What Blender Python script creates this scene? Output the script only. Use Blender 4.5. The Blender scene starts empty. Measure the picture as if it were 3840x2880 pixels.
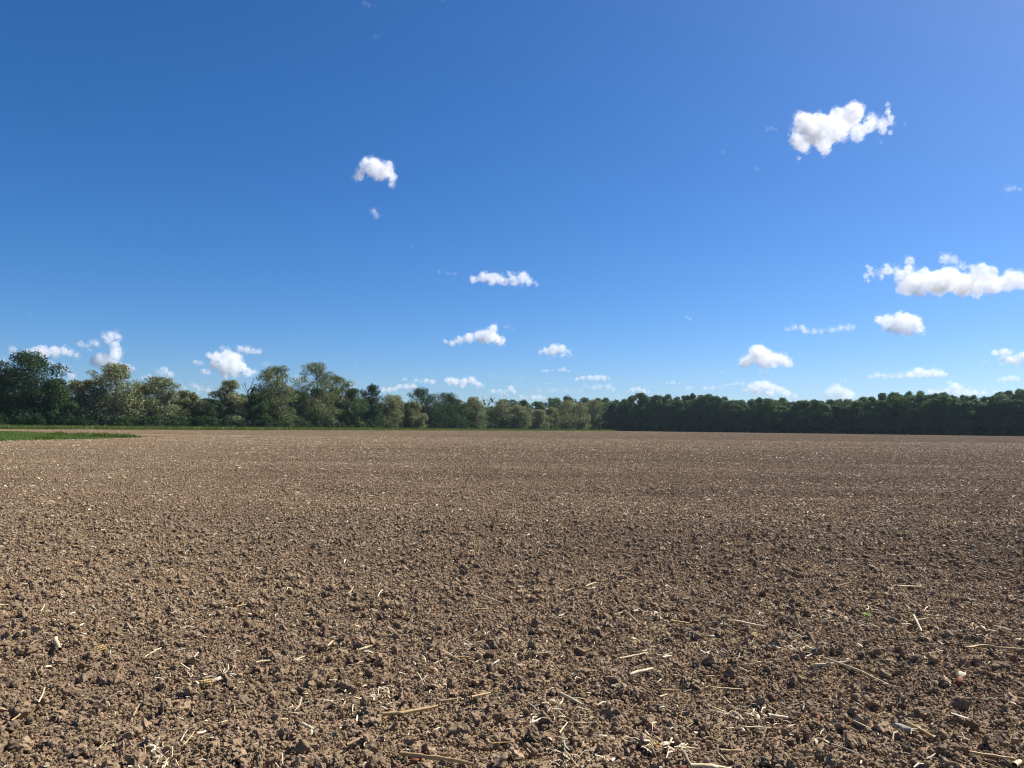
import bpy, math, random
import numpy as np
from mathutils import Matrix, Vector

# ------------------------------------------------------------------ camera, sky, sun, exposure
scene = bpy.context.scene
COL = scene.collection
R = math.radians
F_SRC = 2887.0                      # focal length in photograph pixels (3840 wide)
EYE = 1.6
PITCH, ROLL = R(3.2), R(0.58)
SUN_EL, SUN_AZ = R(47), R(60)       # azimuth clockwise from the viewing direction (+Y)

cam_data = bpy.data.cameras.new('camera')
cam_data.sensor_fit = 'HORIZONTAL'
cam_data.sensor_width = 36.0
cam_data.lens = 36.0 * F_SRC / 3840.0
cam_data.clip_start = 0.05
cam_data.clip_end = 120000.0
cam = bpy.data.objects.new('camera', cam_data)
CAM_M = Matrix.Rotation(math.pi / 2 + PITCH, 3, 'X') @ Matrix.Rotation(ROLL, 3, 'Z')
cam.matrix_world = Matrix.Translation((0, 0, EYE)) @ CAM_M.to_4x4()
COL.objects.link(cam)
scene.camera = cam

SUN_VEC = Vector((math.sin(SUN_AZ) * math.cos(SUN_EL), math.cos(SUN_AZ) * math.cos(SUN_EL), math.sin(SUN_EL)))
world = bpy.data.worlds.new('World')
scene.world = world
world.use_nodes = True
wn, wl = world.node_tree.nodes, world.node_tree.links
wn.clear()
sky = wn.new('ShaderNodeTexSky')
sky.sky_type = 'NISHITA'
sky.sun_disc = False
sky.sun_elevation = SUN_EL
sky.sun_rotation = SUN_AZ
sky.altitude = 100
sky.air_density = 0.78
sky.dust_density = 0.7
sky.ozone_density = 8.5
sky_hs = wn.new('ShaderNodeHueSaturation')
sky_hs.inputs['Saturation'].default_value = 1.18
sky_hs.inputs['Hue'].default_value = 0.502
sky_hs.inputs['Value'].default_value = 1.0
bg = wn.new('ShaderNodeBackground')
bg.inputs['Strength'].default_value = 0.0765
wo = wn.new('ShaderNodeOutputWorld')
wl.new(sky.outputs[0], sky_hs.inputs['Color'])
wl.new(sky_hs.outputs[0], bg.inputs['Color'])
wl.new(bg.outputs[0], wo.inputs['Surface'])

sun_data = bpy.data.lights.new('sun', 'SUN')
sun_data.energy = 5.0
sun_data.angle = R(0.53)
sun_data.color = (1.0, 0.965, 0.905)
sun = bpy.data.objects.new('sun', sun_data)
sun.rotation_mode = 'QUATERNION'
sun.rotation_quaternion = SUN_VEC.to_track_quat('Z', 'Y')
sun.location = SUN_VEC * 200
COL.objects.link(sun)

scene.view_settings.view_transform = 'Standard'
scene.view_settings.look = 'None'
scene.view_settings.exposure = 0.78
scene.view_settings.gamma = 1.0
scene.view_settings.use_curve_mapping = False
scene.render.engine = 'CYCLES'
cy = scene.cycles
cy.max_bounces = 28
cy.diffuse_bounces = 3
cy.glossy_bounces = 2
cy.transmission_bounces = 4
cy.transparent_max_bounces = 8
cy.volume_bounces = 28
cy.use_denoising = True
cy.filter_width = 1.15
cy.sample_clamp_indirect = 6.0

# ------------------------------------------------------------------ helpers
def ray(px, py):
    """direction of the sight line through photograph pixel (px, py)"""
    return (CAM_M @ Vector(((px - 1920.0) / F_SRC, -(py - 1440.0) / F_SRC, -1.0))).normalized()

def on_ground(px, py, z=0.0):
    d = ray(px, py)
    t = (z - EYE) / d.z
    return Vector((d.x * t, d.y * t, z))

def at_range(px, dist):
    """ground point at forward range dist on the bearing of photograph column px"""
    d = ray(px, 1602)
    return Vector((d.x / d.y * dist, dist, 0.0))

def mesh_from(name, verts, faces, smooth=False):
    """faces: (n,k) int array, k = 3 or 4"""
    verts = np.asarray(verts, dtype=np.float32)
    faces = np.asarray(faces, dtype=np.int32)
    me = bpy.data.meshes.new(name)
    n, k = faces.shape
    me.vertices.add(len(verts))
    me.vertices.foreach_set('co', verts.ravel())
    me.loops.add(n * k)
    me.loops.foreach_set('vertex_index', faces.ravel())
    me.polygons.add(n)
    me.polygons.foreach_set('loop_start', np.arange(0, n * k, k, dtype=np.int32))
    me.polygons.foreach_set('loop_total', np.full(n, k, dtype=np.int32))
    me.polygons.foreach_set('use_smooth', np.full(n, smooth, dtype=bool))
    me.update(calc_edges=True)
    return me

def obj(name, me, mat=None, parent=None, loc=None):
    o = bpy.data.objects.new(name, me)
    COL.objects.link(o)
    if mat is not None and me is not None and len(me.materials) == 0:
        me.materials.append(mat)
    if parent is not None:
        o.parent = parent
    if loc is not None:
        o.location = loc
    return o

def tag(o, label=None, category=None, group=None, kind=None):
    for k, v in (('label', label), ('category', category), ('group', group), ('kind', kind)):
        if v:
            o[k] = v
    return o

class Soup:
    """collects triangle or quad pieces into one mesh"""
    def __init__(self):
        self.v, self.f, self.n = [], [], 0
    def add(self, v, f):
        self.v.append(np.asarray(v, dtype=np.float32))
        self.f.append(np.asarray(f, dtype=np.int32) + self.n)
        self.n += len(v)
    def mesh(self, name, smooth=False):
        return mesh_from(name, np.concatenate(self.v), np.concatenate(self.f), smooth)

def nmat(name):
    m = bpy.data.materials.new(name)
    m.use_nodes = True
    nt = m.node_tree
    nt.nodes.clear()
    out = nt.nodes.new('ShaderNodeOutputMaterial')
    return m, nt, out

def ramp(nt, fac, stops):
    r = nt.nodes.new('ShaderNodeValToRGB')
    els = r.color_ramp.elements
    while len(els) < len(stops):
        els.new(0.5)
    for e, (p, c) in zip(els, stops):
        e.position = p
        e.color = (*c, 1.0)
    nt.links.new(fac, r.inputs[0])
    return r.outputs[0]

def math_node(nt, op, a, b=None, c=None, clamp=False):
    n = nt.nodes.new('ShaderNodeMath')
    n.operation = op
    n.use_clamp = clamp
    for i, v in enumerate((a, b, c)):
        if v is None:
            continue
        if isinstance(v, (int, float)):
            n.inputs[i].default_value = v
        else:
            nt.links.new(v, n.inputs[i])
    return n.outputs[0]

def noise(nt, vec, scale, detail=4, rough=0.55):
    n = nt.nodes.new('ShaderNodeTexNoise')
    n.inputs['Scale'].default_value = scale
    n.inputs['Detail'].default_value = detail
    n.inputs['Roughness'].default_value = rough
    if vec is not None:
        nt.links.new(vec, n.inputs['Vector'])
    return n.outputs['Fac']

def mixcol(nt, fac, a, b, mode='MIX'):
    n = nt.nodes.new('ShaderNodeMix')
    n.data_type = 'RGBA'
    n.blend_type = mode
    for sock, v in ((n.inputs[0], fac), (n.inputs[6], a), (n.inputs[7], b)):
        if isinstance(v, (int, float)):
            sock.default_value = v
        elif isinstance(v, tuple):
            sock.default_value = (*v, 1.0)
        else:
            nt.links.new(v, sock)
    return n.outputs[2]

def soil_material(name, tint=1.0, fine=120.0, bump=0.6, island=True):
    m, nt, out = nmat(name)
    geo = nt.nodes.new('ShaderNodeNewGeometry')
    tc = nt.nodes.new('ShaderNodeTexCoord')
    p = nt.nodes.new('ShaderNodeBsdfPrincipled')
    n1 = noise(nt, geo.outputs['Position'], fine, 4, 0.6)
    base = ramp(nt, n1, [(0.25, (0.156 * tint, 0.107 * tint, 0.062 * tint)), (0.5, (0.258 * tint, 0.180 * tint, 0.111 * tint)), (0.78, (0.385 * tint, 0.284 * tint, 0.181 * tint))])
    big = noise(nt, geo.outputs['Position'], 0.35, 3, 0.5)
    base = mixcol(nt, 1.0, base, ramp(nt, big, [(0.3, (0.88, 0.87, 0.86)), (0.7, (1.1, 1.1, 1.09))]), 'MULTIPLY')
    mp = nt.nodes.new('ShaderNodeMapping')
    mp.inputs['Scale'].default_value = (0.02, 0.22, 1.0)
    mp.inputs['Rotation'].default_value = (0, 0, 0.06)
    nt.links.new(geo.outputs['Position'], mp.inputs['Vector'])
    base = mixcol(nt, 1.0, base, ramp(nt, noise(nt, mp.outputs[0], 1.0, 4, 0.6), [(0.32, (0.84, 0.82, 0.80)), (0.5, (1.0, 1.0, 1.0)), (0.68, (1.16, 1.16, 1.15))]), 'MULTIPLY')
    if island:
        base = mixcol(nt, 1.0, base, ramp(nt, geo.outputs['Random Per Island'], [(0.0, (0.66, 0.65, 0.64)), (0.5, (0.96, 0.95, 0.94)), (0.9, (1.18, 1.17, 1.15)), (1.0, (1.5, 1.48, 1.43))]), 'MULTIPLY')
    nt.links.new(base, p.inputs['Base Color'])
    p.inputs['Roughness'].default_value = 0.95
    p.inputs['Specular IOR Level'].default_value = 0.15
    b = nt.nodes.new('ShaderNodeBump')
    b.inputs['Strength'].default_value = bump
    b.inputs['Distance'].default_value = 0.004
    nt.links.new(noise(nt, geo.outputs['Position'], fine * 1.8, 5, 0.65), b.inputs['Height'])
    nt.links.new(b.outputs[0], p.inputs['Normal'])
    nt.links.new(p.outputs[0], out.inputs['Surface'])
    return m

def leaf_material(name, cols, transl=0.35, hue_noise=0.6, rough=0.6):
    """cols: dark, mid, light leaf reflectances; varies leaf by leaf and in drifts through the crown"""
    m, nt, out = nmat(name)
    geo = nt.nodes.new('ShaderNodeNewGeometry')
    tc = nt.nodes.new('ShaderNodeTexCoord')
    isl = geo.outputs['Random Per Island']
    drift = noise(nt, tc.outputs['Object'], hue_noise, 2, 0.5)
    f = math_node(nt, 'ADD', math_node(nt, 'MULTIPLY', isl, 0.6), math_node(nt, 'MULTIPLY', drift, 0.5))
    col = ramp(nt, f, [(0.2, cols[0]), (0.55, cols[1]), (0.9, cols[2])])
    d = nt.nodes.new('ShaderNodeBsdfPrincipled')
    d.inputs['Roughness'].default_value = rough
    d.inputs['Specular IOR Level'].default_value = 0.25
    nt.links.new(col, d.inputs['Base Color'])
    t = nt.nodes.new('ShaderNodeBsdfTranslucent')
    nt.links.new(mixcol(nt, 1.0, col, (1.15, 1.2, 0.6), 'MULTIPLY'), t.inputs['Color'])
    mx = nt.nodes.new('ShaderNodeMixShader')
    mx.inputs[0].default_value = transl
    nt.links.new(d.outputs[0], mx.inputs[1])
    nt.links.new(t.outputs[0], mx.inputs[2])
    nt.links.new(mx.outputs[0], out.inputs['Surface'])
    return m

def plain_material(name, cols, scale=30.0, rough=0.8, island=True, stretch=None):
    m, nt, out = nmat(name)
    geo = nt.nodes.new('ShaderNodeNewGeometry')
    tc = nt.nodes.new('ShaderNodeTexCoord')
    vec = tc.outputs['Object']
    if stretch:
        mp = nt.nodes.new('ShaderNodeMapping')
        mp.inputs['Scale'].default_value = stretch
        nt.links.new(vec, mp.inputs['Vector'])
        vec = mp.outputs[0]
    f = noise(nt, vec, scale, 3, 0.6)
    if island:
        f = math_node(nt, 'ADD', math_node(nt, 'MULTIPLY', f, 0.35), math_node(nt, 'MULTIPLY', geo.outputs['Random Per Island'], 0.75))
    n = len(cols)
    col = ramp(nt, f, [(0.15 + 0.75 * i / max(1, n - 1), c) for i, c in enumerate(cols)])
    p = nt.nodes.new('ShaderNodeBsdfPrincipled')
    nt.links.new(col, p.inputs['Base Color'])
    p.inputs['Roughness'].default_value = rough
    p.inputs['Specular IOR Level'].default_value = 0.3
    nt.links.new(p.outputs[0], out.inputs['Surface'])
    return m

M = {}
M['soil'] = soil_material('soil', 0.92, 60.0, 0.5, island=False)
M['clod'] = soil_material('clod_soil', 0.99, 130.0, 0.7)
M['oak'] = leaf_material('dark_foliage', [(0.012, 0.030, 0.010), (0.024, 0.055, 0.016), (0.050, 0.095, 0.028)], 0.30)
M['mid'] = leaf_material('green_foliage', [(0.020, 0.044, 0.012), (0.042, 0.082, 0.022), (0.085, 0.135, 0.036)], 0.35)
M['robinia'] = leaf_material('locust_foliage', [(0.045, 0.070, 0.020), (0.090, 0.120, 0.040), (0.165, 0.185, 0.075)], 0.38)
M['wood'] = leaf_material('wood_edge_foliage', [(0.034, 0.070, 0.032), (0.064, 0.118, 0.050), (0.11, 0.165, 0.068)], 0.38)
M['pine'] = leaf_material('dark_pine_foliage', [(0.012, 0.026, 0.014), (0.020, 0.042, 0.022), (0.035, 0.060, 0.03)], 0.12)
M['blossom'] = leaf_material('cream_blossom', [(0.30, 0.28, 0.16), (0.46, 0.42, 0.27), (0.62, 0.57, 0.42)], 0.25)
M['bark'] = plain_material('bark', [(0.035, 0.028, 0.022), (0.075, 0.062, 0.050)], 3.0, 0.9, False, (1, 1, 0.15))
M['grass'] = leaf_material('grass_blades', [(0.070, 0.105, 0.020), (0.112, 0.150, 0.032), (0.17, 0.205, 0.055)], 0.35, 0.08)
M['sward'] = leaf_material('short_grass', [(0.075, 0.125, 0.024), (0.115, 0.175, 0.036), (0.165, 0.22, 0.056)], 0.35, 0.12)
M['turf'] = plain_material('turf', [(0.035, 0.055, 0.015), (0.06, 0.085, 0.025)], 0.8, 0.95, False)
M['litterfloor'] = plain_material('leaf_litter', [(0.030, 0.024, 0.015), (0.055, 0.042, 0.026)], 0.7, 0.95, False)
M['straw'] = plain_material('dry_straw', [(0.30, 0.22, 0.12), (0.58, 0.46, 0.28), (0.70, 0.58, 0.38), (0.78, 0.69, 0.50)], 40, 0.65)
M['pale'] = plain_material('pale_stalk', [(0.36, 0.26, 0.13), (0.58, 0.45, 0.25), (0.68, 0.56, 0.36)], 60, 0.55, False, (1, 1, 0.12))
M['gold'] = plain_material('golden_stalk', [(0.26, 0.16, 0.065), (0.44, 0.30, 0.13), (0.56, 0.41, 0.20)], 60, 0.5, False, (1, 1, 0.12))
M['brown'] = plain_material('brown_stalk', [(0.16, 0.10, 0.055), (0.27, 0.18, 0.10), (0.36, 0.26, 0.16)], 60, 0.7, False, (1, 1, 0.12))
M['husk'] = plain_material('pale_husk', [(0.40, 0.31, 0.19), (0.57, 0.47, 0.31), (0.66, 0.57, 0.41)], 50, 0.7, False)
M['kernel'] = plain_material('yellow_kernel', [(0.40, 0.25, 0.07), (0.58, 0.42, 0.15), (0.66, 0.53, 0.26)], 60, 0.4)
M['cobcore'] = plain_material('red_brown_cob', [(0.13, 0.035, 0.02), (0.22, 0.07, 0.035), (0.30, 0.13, 0.07)], 90, 0.8, False)
M['stone'] = plain_material('grey_stone', [(0.26, 0.23, 0.18), (0.36, 0.33, 0.27), (0.42, 0.39, 0.33)], 45, 0.85, False)
M['seedling'] = leaf_material('fresh_green_leaf', [(0.10, 0.20, 0.02), (0.16, 0.30, 0.03), (0.22, 0.36, 0.05)], 0.4)

# ------------------------------------------------------------------ ground
GW = 3200.0
xs = np.unique(np.concatenate([np.linspace(-GW, -300, 12), np.linspace(-300, 300, 61), np.linspace(300, GW, 12)]))
ys = np.unique(np.concatenate([np.linspace(-400, 0, 5), np.linspace(0, 500, 51), np.linspace(500, GW, 14)]))
gx, gy = np.meshgrid(xs, ys)
gz = np.zeros_like(gx) - 0.07
gv = np.stack([gx.ravel(), gy.ravel(), gz.ravel()], 1)
nx, ny = len(xs), len(ys)
ii, jj = np.meshgrid(np.arange(nx - 1), np.arange(ny - 1))
a = (jj * nx + ii).ravel()
gf = np.stack([a, a + 1, a + nx + 1, a + nx], 1)
tag(obj('ground', mesh_from('ground', gv, gf), M['soil']), 'bare brown tilled soil of the field', kind='structure')

# left tree line and right wood edge, as forward ranges along photograph columns
def row_range(px):
    return float(np.interp(px, [-400, 0, 500, 1000, 1500, 1900, 2270], [165, 182, 202, 232, 300, 362, 430]))
def wood_range(px):
    return float(np.interp(px, [2240, 2600, 3200, 3840, 4300], [430, 400, 345, 305, 285]))

def strip(name, inner, outer, mat, z, label):
    v, f = [], []
    for p, q in zip(inner, outer):
        v += [(p.x, p.y, z), (q.x, q.y, z)]
    for i in range(len(inner) - 1):
        f.append((2 * i, 2 * i + 2, 2 * i + 3, 2 * i + 1))
    return tag(obj(name, mesh_from(name, v, f), mat), label, kind='structure')

cols = list(range(-500, 2321, 120))
VERGE = 15.0
verge_in = [at_range(c, row_range(c) * 0.915) for c in cols]
verge_out = [at_range(c, row_range(c) + 90) for c in cols]
strip('grass_verge', verge_in, verge_out, M['turf'], -0.004, 'strip of turf under the tree row')
wcols = list(range(2250, 4500, 150))
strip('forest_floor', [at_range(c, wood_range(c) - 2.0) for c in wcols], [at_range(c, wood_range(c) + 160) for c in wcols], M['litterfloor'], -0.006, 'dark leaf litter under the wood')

# ------------------------------------------------------------------ loose soil: clods of every size
def icosphere(sub):
    t = (1 + 5 ** 0.5) / 2
    v = np.array([(-1, t, 0), (1, t, 0), (-1, -t, 0), (1, -t, 0), (0, -1, t), (0, 1, t), (0, -1, -t), (0, 1, -t), (t, 0, -1), (t, 0, 1), (-t, 0, -1), (-t, 0, 1)], float)
    f = [(0, 11, 5), (0, 5, 1), (0, 1, 7), (0, 7, 10), (0, 10, 11), (1, 5, 9), (5, 11, 4), (11, 10, 2), (10, 7, 6), (7, 1, 8), (3, 9, 4), (3, 4, 2), (3, 2, 6), (3, 6, 8), (3, 8, 9), (4, 9, 5), (2, 4, 11), (6, 2, 10), (8, 6, 7), (9, 8, 1)]
    v = [tuple(x) for x in v / np.linalg.norm(v[0])]
    for _ in range(sub):
        cache, nf = {}, []
        def mid(a, b):
            k = (min(a, b), max(a, b))
            if k not in cache:
                p = (np.array(v[a]) + np.array(v[b])) / 2
                v.append(tuple(p / np.linalg.norm(p)))
                cache[k] = len(v) - 1
            return cache[k]
        for A, B, C in f:
            ab, bc, ca = mid(A, B), mid(B, C), mid(C, A)
            nf += [(A, ab, ca), (B, bc, ab), (C, ca, bc), (ab, bc, ca)]
        f = nf
    return np.array(v), np.array(f)

ICO = {s: icosphere(s) for s in (0, 1, 2, 3)}
OCT = (np.array([(1, 0, 0), (-1, 0, 0), (0, 1, 0), (0, -1, 0), (0, 0, 1), (0, 0, -1)], float),
       np.array([(0, 2, 4), (2, 1, 4), (1, 3, 4), (3, 0, 4), (2, 0, 5), (1, 2, 5), (3, 1, 5), (0, 3, 5)]))

def wavy(v, rng, freqs, amps):
    o = np.zeros(len(v))
    for fr, am in zip(freqs, amps):
        for _ in range(4):
            k = rng.normal(size=3) * fr
            o += am * 0.5 * np.cos(v @ k + rng.uniform(0, 6.28))
    return o

def clod_shape(sub, seed, rough=1.0):
    rng = np.random.default_rng(seed)
    v, f = ICO[sub]
    v = v.copy()
    for _ in range(6):                       # broken faces
        n = rng.normal(size=3); n /= np.linalg.norm(n)
        d = rng.uniform(0.45, 0.8)
        over = np.maximum(v @ n - d, 0)
        v -= over[:, None] * n[None] * 0.9
    r = 1 + rough * wavy(v, rng, (1.6, 3.5, 7.0, 14.0)[:sub + 2], (0.20, 0.17, 0.12, 0.07)[:sub + 2])
    v = v * r[:, None] * np.array([1.0, rng.uniform(0.7, 0.95), rng.uniform(0.55, 0.8)])
    return v, f

def rand_rot(rng, n, tilt=0.7):
    """n rotation matrices: any heading, some tilt"""
    az = rng.uniform(0, 2 * np.pi, n); ax = rng.normal(0, tilt, n); ay = rng.normal(0, tilt, n)
    ca, sa, cx, sx, cy_, sy = np.cos(az), np.sin(az), np.cos(ax), np.sin(ax), np.cos(ay), np.sin(ay)
    Rz = np.zeros((n, 3, 3)); Rz[:, 0, 0] = ca; Rz[:, 0, 1] = -sa; Rz[:, 1, 0] = sa; Rz[:, 1, 1] = ca; Rz[:, 2, 2] = 1
    Rx = np.zeros((n, 3, 3)); Rx[:, 0, 0] = 1; Rx[:, 1, 1] = cx; Rx[:, 1, 2] = -sx; Rx[:, 2, 1] = sx; Rx[:, 2, 2] = cx
    Ry = np.zeros((n, 3, 3)); Ry[:, 1, 1] = 1; Ry[:, 0, 0] = cy_; Ry[:, 0, 2] = sy; Ry[:, 2, 0] = -sy; Ry[:, 2, 2] = cy_
    return Rz @ Rx @ Ry

def stamp(soup, shape, pos, rad, rng, tilt=0.7):
    v, f = shape
    n = len(pos)
    rot = rand_rot(rng, n, tilt)
    V = np.einsum('nij,kj->nki', rot, v) * rad[:, None, None] + pos[:, None, :]
    Fc = f[None] + (np.arange(n) * len(v))[:, None, None]
    soup.add(V.reshape(-1, 3), Fc.reshape(-1, 3))

def soil_tile(name, size, classes, seed, relief, grid):
    rng = np.random.default_rng(seed)
    waves = [(rng.normal(size=2) * k / size, rng.uniform(0, 6.28), a) for k, a in ((5, 1.0), (9, 0.8), (15, 0.6), (24, 0.4)) for _ in range(2)]
    def h(x, y):
        w = np.clip(np.sin(np.pi * np.clip(x / size + .5, 0, 1)) * np.sin(np.pi * np.clip(y / size + .5, 0, 1)) * 2.2, 0, 1)
        return relief * w * sum(a * np.cos(k[0] * x + k[1] * y + p) for k, p, a in waves) / 2.2
    s = Soup()
    g = np.linspace(-size / 2, size / 2, grid + 1)
    X, Y = np.meshgrid(g, g)
    Z = h(X, Y) - relief * 0.2
    V = np.stack([X.ravel(), Y.ravel(), Z.ravel()], 1)
    I, J = np.meshgrid(np.arange(grid), np.arange(grid))
    A = (J * (grid + 1) + I).ravel()
    s.add(V, np.concatenate([np.stack([A, A + 1, A + grid + 2], 1), np.stack([A, A + grid + 2, A + grid + 1], 1)]))
    for count, r0, r1, power, shapes, sink, clus in classes:
        rad = r0 + (r1 - r0) * rng.uniform(0, 1, count) ** power
        xy = rng.uniform(-size / 2, size / 2, (count, 2))
        if clus:                             # clods lie in drifts, with finer tilth between them
            par = rng.uniform(-size / 2, size / 2, (clus, 2)); spread = rng.uniform(.02, .085, clus) * (size / 1.2) ** .5
            k = rng.integers(0, clus, count); m = rng.uniform(0, 1, count) < .72
            cl = par[k] + rng.normal(0, 1, (count, 2)) * spread[k][:, None]
            cl = (cl + size / 2) % size - size / 2
            xy[m] = cl[m]
        z = h(xy[:, 0], xy[:, 1]) + rad * sink
        pos = np.column_stack([xy, z])
        which = rng.integers(0, len(shapes), count)
        for k, sh in enumerate(shapes):
            m = which == k
            if m.any():
                stamp(s, sh, pos[m], rad[m], rng)
    return s.mesh(name)

SH0 = [clod_shape(0, 10 + i, 1.3) for i in range(6)]
SH1 = [clod_shape(1, 30 + i) for i in range(8)]
SH2 = [clod_shape(2, 50 + i) for i in range(6)]
SHO = [(OCT[0] * np.array([1, .85, .7]) * (1 + np.random.default_rng(i).uniform(-.3, .3, (6, 1))), OCT[1]) for i in range(6)]

tiles_col = bpy.data.collections.new('soil_tiles')      # never linked to the scene: source meshes only
def tile_obj(name, me):
    me.materials.append(M['clod'])
    o = bpy.data.objects.new(name, me)
    tiles_col.objects.link(o)
N_NEAR, N_MID, N_FAR = 4, 2, 2
NEAR, MID, FAR = 1.2, 4.0, 12.0
for i in range(N_NEAR):
    tile_obj('tile_a%d' % i, soil_tile('soil_near', NEAR, [
        (5600, 0.004, 0.011, 1.5, SH0, 0.5, 0), (1000, 0.009, 0.019, 1.5, SH1, 0.7, 60), (120, 0.016, 0.038, 1.9, SH2, 0.7, 26), (9, 0.030, 0.050, 1.6, SH2, 0.6, 0)], 100 + i, 0.016, 24))
for i in range(N_MID):
    tile_obj('tile_b%d' % i, soil_tile('soil_mid', MID, [
        (8500, 0.010, 0.018, 1.4, SH0, 0.55, 0), (2600, 0.011, 0.023, 1.5, SH0, 0.7, 140), (700, 0.020, 0.040, 1.9, SH0, 0.65, 60)], 200 + i, 0.012, 24))
for i in range(N_FAR):
    tile_obj('tile_c%d' % i, soil_tile('soil_far', FAR, [
        (13000, 0.024, 0.045, 1.4, SHO, 0.3, 0)], 300 + i, 0.012, 12))

rng = np.random.default_rng(5)
pts, tid, rots = [], [], []
# grass tongue on the left of the field (ground polygon)
TONGUE = [on_ground(-560, 1650), on_ground(0, 1651), on_ground(170, 1651), on_ground(330, 1649), on_ground(470, 1643), on_ground(515, 1640), on_ground(440, 1635), on_ground(330, 1633), on_ground(200, 1626), on_ground(80, 1620), on_ground(-60, 1617), on_ground(-560, 1617)]
def in_poly(x, y, poly):
    inside = False
    n = len(poly)
    for i in range(n):
        x1, y1, x2, y2 = poly[i].x, poly[i].y, poly[(i + 1) % n].x, poly[(i + 1) % n].y
        if (y1 > y) != (y2 > y) and x < (x2 - x1) * (y - y1) / (y2 - y1) + x1:
            inside = not inside
    return inside
def field_end(x, y):
    """is the ground point on the tilled field (short of the verge and of the wood)?"""
    px = 1920 + x / max(y, 1.0) * F_SRC
    if px < 2290:
        return y < row_range(px) * 0.915 - 0.3
    return y < wood_range(px) - 3.0
def add_tiles(size, n, off, ymin, ymax, slope, pad):
    k0, k1 = int(math.floor(ymin / size)), int(math.ceil(ymax / size))
    for k in range(k0, k1):
        y = (k + .5) * size
        half = max(0.0, y) * slope + pad
        m = int(math.ceil(half / size))
        for i in range(-m, m + 1):
            x = i * size
            if not field_end(x, y + size * .5):
                continue
            if size > 5 and in_poly(x, y, TONGUE):
                continue
            pts.append((x, y, 0.0)); tid.append(off + int(rng.integers(0, n))); rots.append(math.pi / 2 * int(rng.integers(0, 4)))
Y1 = NEAR * 11      # 13.2 m
Y2 = 60.0
add_tiles(NEAR, N_NEAR, 0, 1.2, Y1, 0.74, 2.4)
add_tiles(MID, N_MID, N_NEAR, 12.0, Y2, 0.76, 5.0)
add_tiles(FAR, N_FAR, N_NEAR + N_MID, 60.0, 432.0, 0.80, 12.0)
soil_me = bpy.data.meshes.new('loose_soil')
soil_me.from_pydata(pts, [], [])
at = soil_me.attributes.new('tile', 'INT', 'POINT'); at.data.foreach_set('value', np.array(tid, dtype=np.int32))
at = soil_me.attributes.new('turn', 'FLOAT', 'POINT'); at.data.foreach_set('value', np.array(rots, dtype=np.float32))
soil_obj = tag(obj('loose_soil', soil_me, M['clod']), 'crumbly brown tilled earth covering the field', 'soil', kind='stuff')
ng = bpy.data.node_groups.new('spread_soil', 'GeometryNodeTree')
ng.interface.new_socket('Geometry', in_out='INPUT', socket_type='NodeSocketGeometry')
ng.interface.new_socket('Geometry', in_out='OUTPUT', socket_type='NodeSocketGeometry')
gi, go = ng.nodes.new('NodeGroupInput'), ng.nodes.new('NodeGroupOutput')
iop = ng.nodes.new('GeometryNodeInstanceOnPoints')
ci = ng.nodes.new('GeometryNodeCollectionInfo')
ci.inputs['Collection'].default_value = tiles_col
ci.inputs['Separate Children'].default_value = True
ci.inputs['Reset Children'].default_value = True
na = ng.nodes.new('GeometryNodeInputNamedAttribute'); na.data_type = 'INT'; na.inputs['Name'].default_value = 'tile'
nb = ng.nodes.new('GeometryNodeInputNamedAttribute'); nb.data_type = 'FLOAT'; nb.inputs['Name'].default_value = 'turn'
cx = ng.nodes.new('ShaderNodeCombineXYZ')
ng.links.new(nb.outputs['Attribute'], cx.inputs['Z'])
ng.links.new(gi.outputs[0], iop.inputs['Points'])
ng.links.new(ci.outputs[0], iop.inputs['Instance'])
iop.inputs['Pick Instance'].default_value = True
ng.links.new(na.outputs['Attribute'], iop.inputs['Instance Index'])
ng.links.new(cx.outputs[0], iop.inputs['Rotation'])
ng.links.new(iop.outputs[0], go.inputs[0])
md = soil_obj.modifiers.new('spread', 'NODES'); md.node_group = ng

# ------------------------------------------------------------------ trees
def tube(soup, pts, rad, sides=6):
    pts = np.asarray(pts, float); n = len(pts)
    tang = np.gradient(pts, axis=0)
    tang /= np.linalg.norm(tang, axis=1)[:, None] + 1e-9
    ref = np.array([1.0, 0.2, 0.1])
    u = np.cross(tang, ref); u /= np.linalg.norm(u, axis=1)[:, None] + 1e-9
    w = np.cross(tang, u)
    an = np.linspace(0, 2 * np.pi, sides, endpoint=False)
    ring = np.cos(an)[None, :, None] * u[:, None, :] + np.sin(an)[None, :, None] * w[:, None, :]
    V = pts[:, None, :] + ring * np.asarray(rad)[:, None, None]
    f = []
    for i in range(n - 1):
        for s in range(sides):
            a_, b_ = i * sides + s, i * sides + (s + 1) % sides
            f.append((a_, b_, b_ + sides, a_ + sides))
    soup.add(V.reshape(-1, 3), np.array(f))

def leaf_quads(pos, out_dir, size, rng, up=0.35, spread=0.9, aspect=0.6):
    n = len(pos)
    nr = out_dir * 0.7 + rng.normal(0, spread, (n, 3)) * 0.7 + np.array([0, 0, up])
    nr /= np.linalg.norm(nr, axis=1)[:, None] + 1e-9
    t = np.cross(nr, rng.normal(size=(n, 3))); t /= np.linalg.norm(t, axis=1)[:, None] + 1e-9
    b = np.cross(nr, t)
    s = size * rng.uniform(0.6, 1.35, n)[:, None]
    fold = nr * s * rng.uniform(-0.25, 0.25, n)[:, None]
    V = np.stack([pos - t * s * .5 + fold, pos + b * s * aspect * .5, pos + t * s * .5 + fold, pos - b * s * aspect * .5], 1)
    Fc = np.arange(n * 4).reshape(n, 4)
    return V.reshape(-1, 3), Fc

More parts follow.
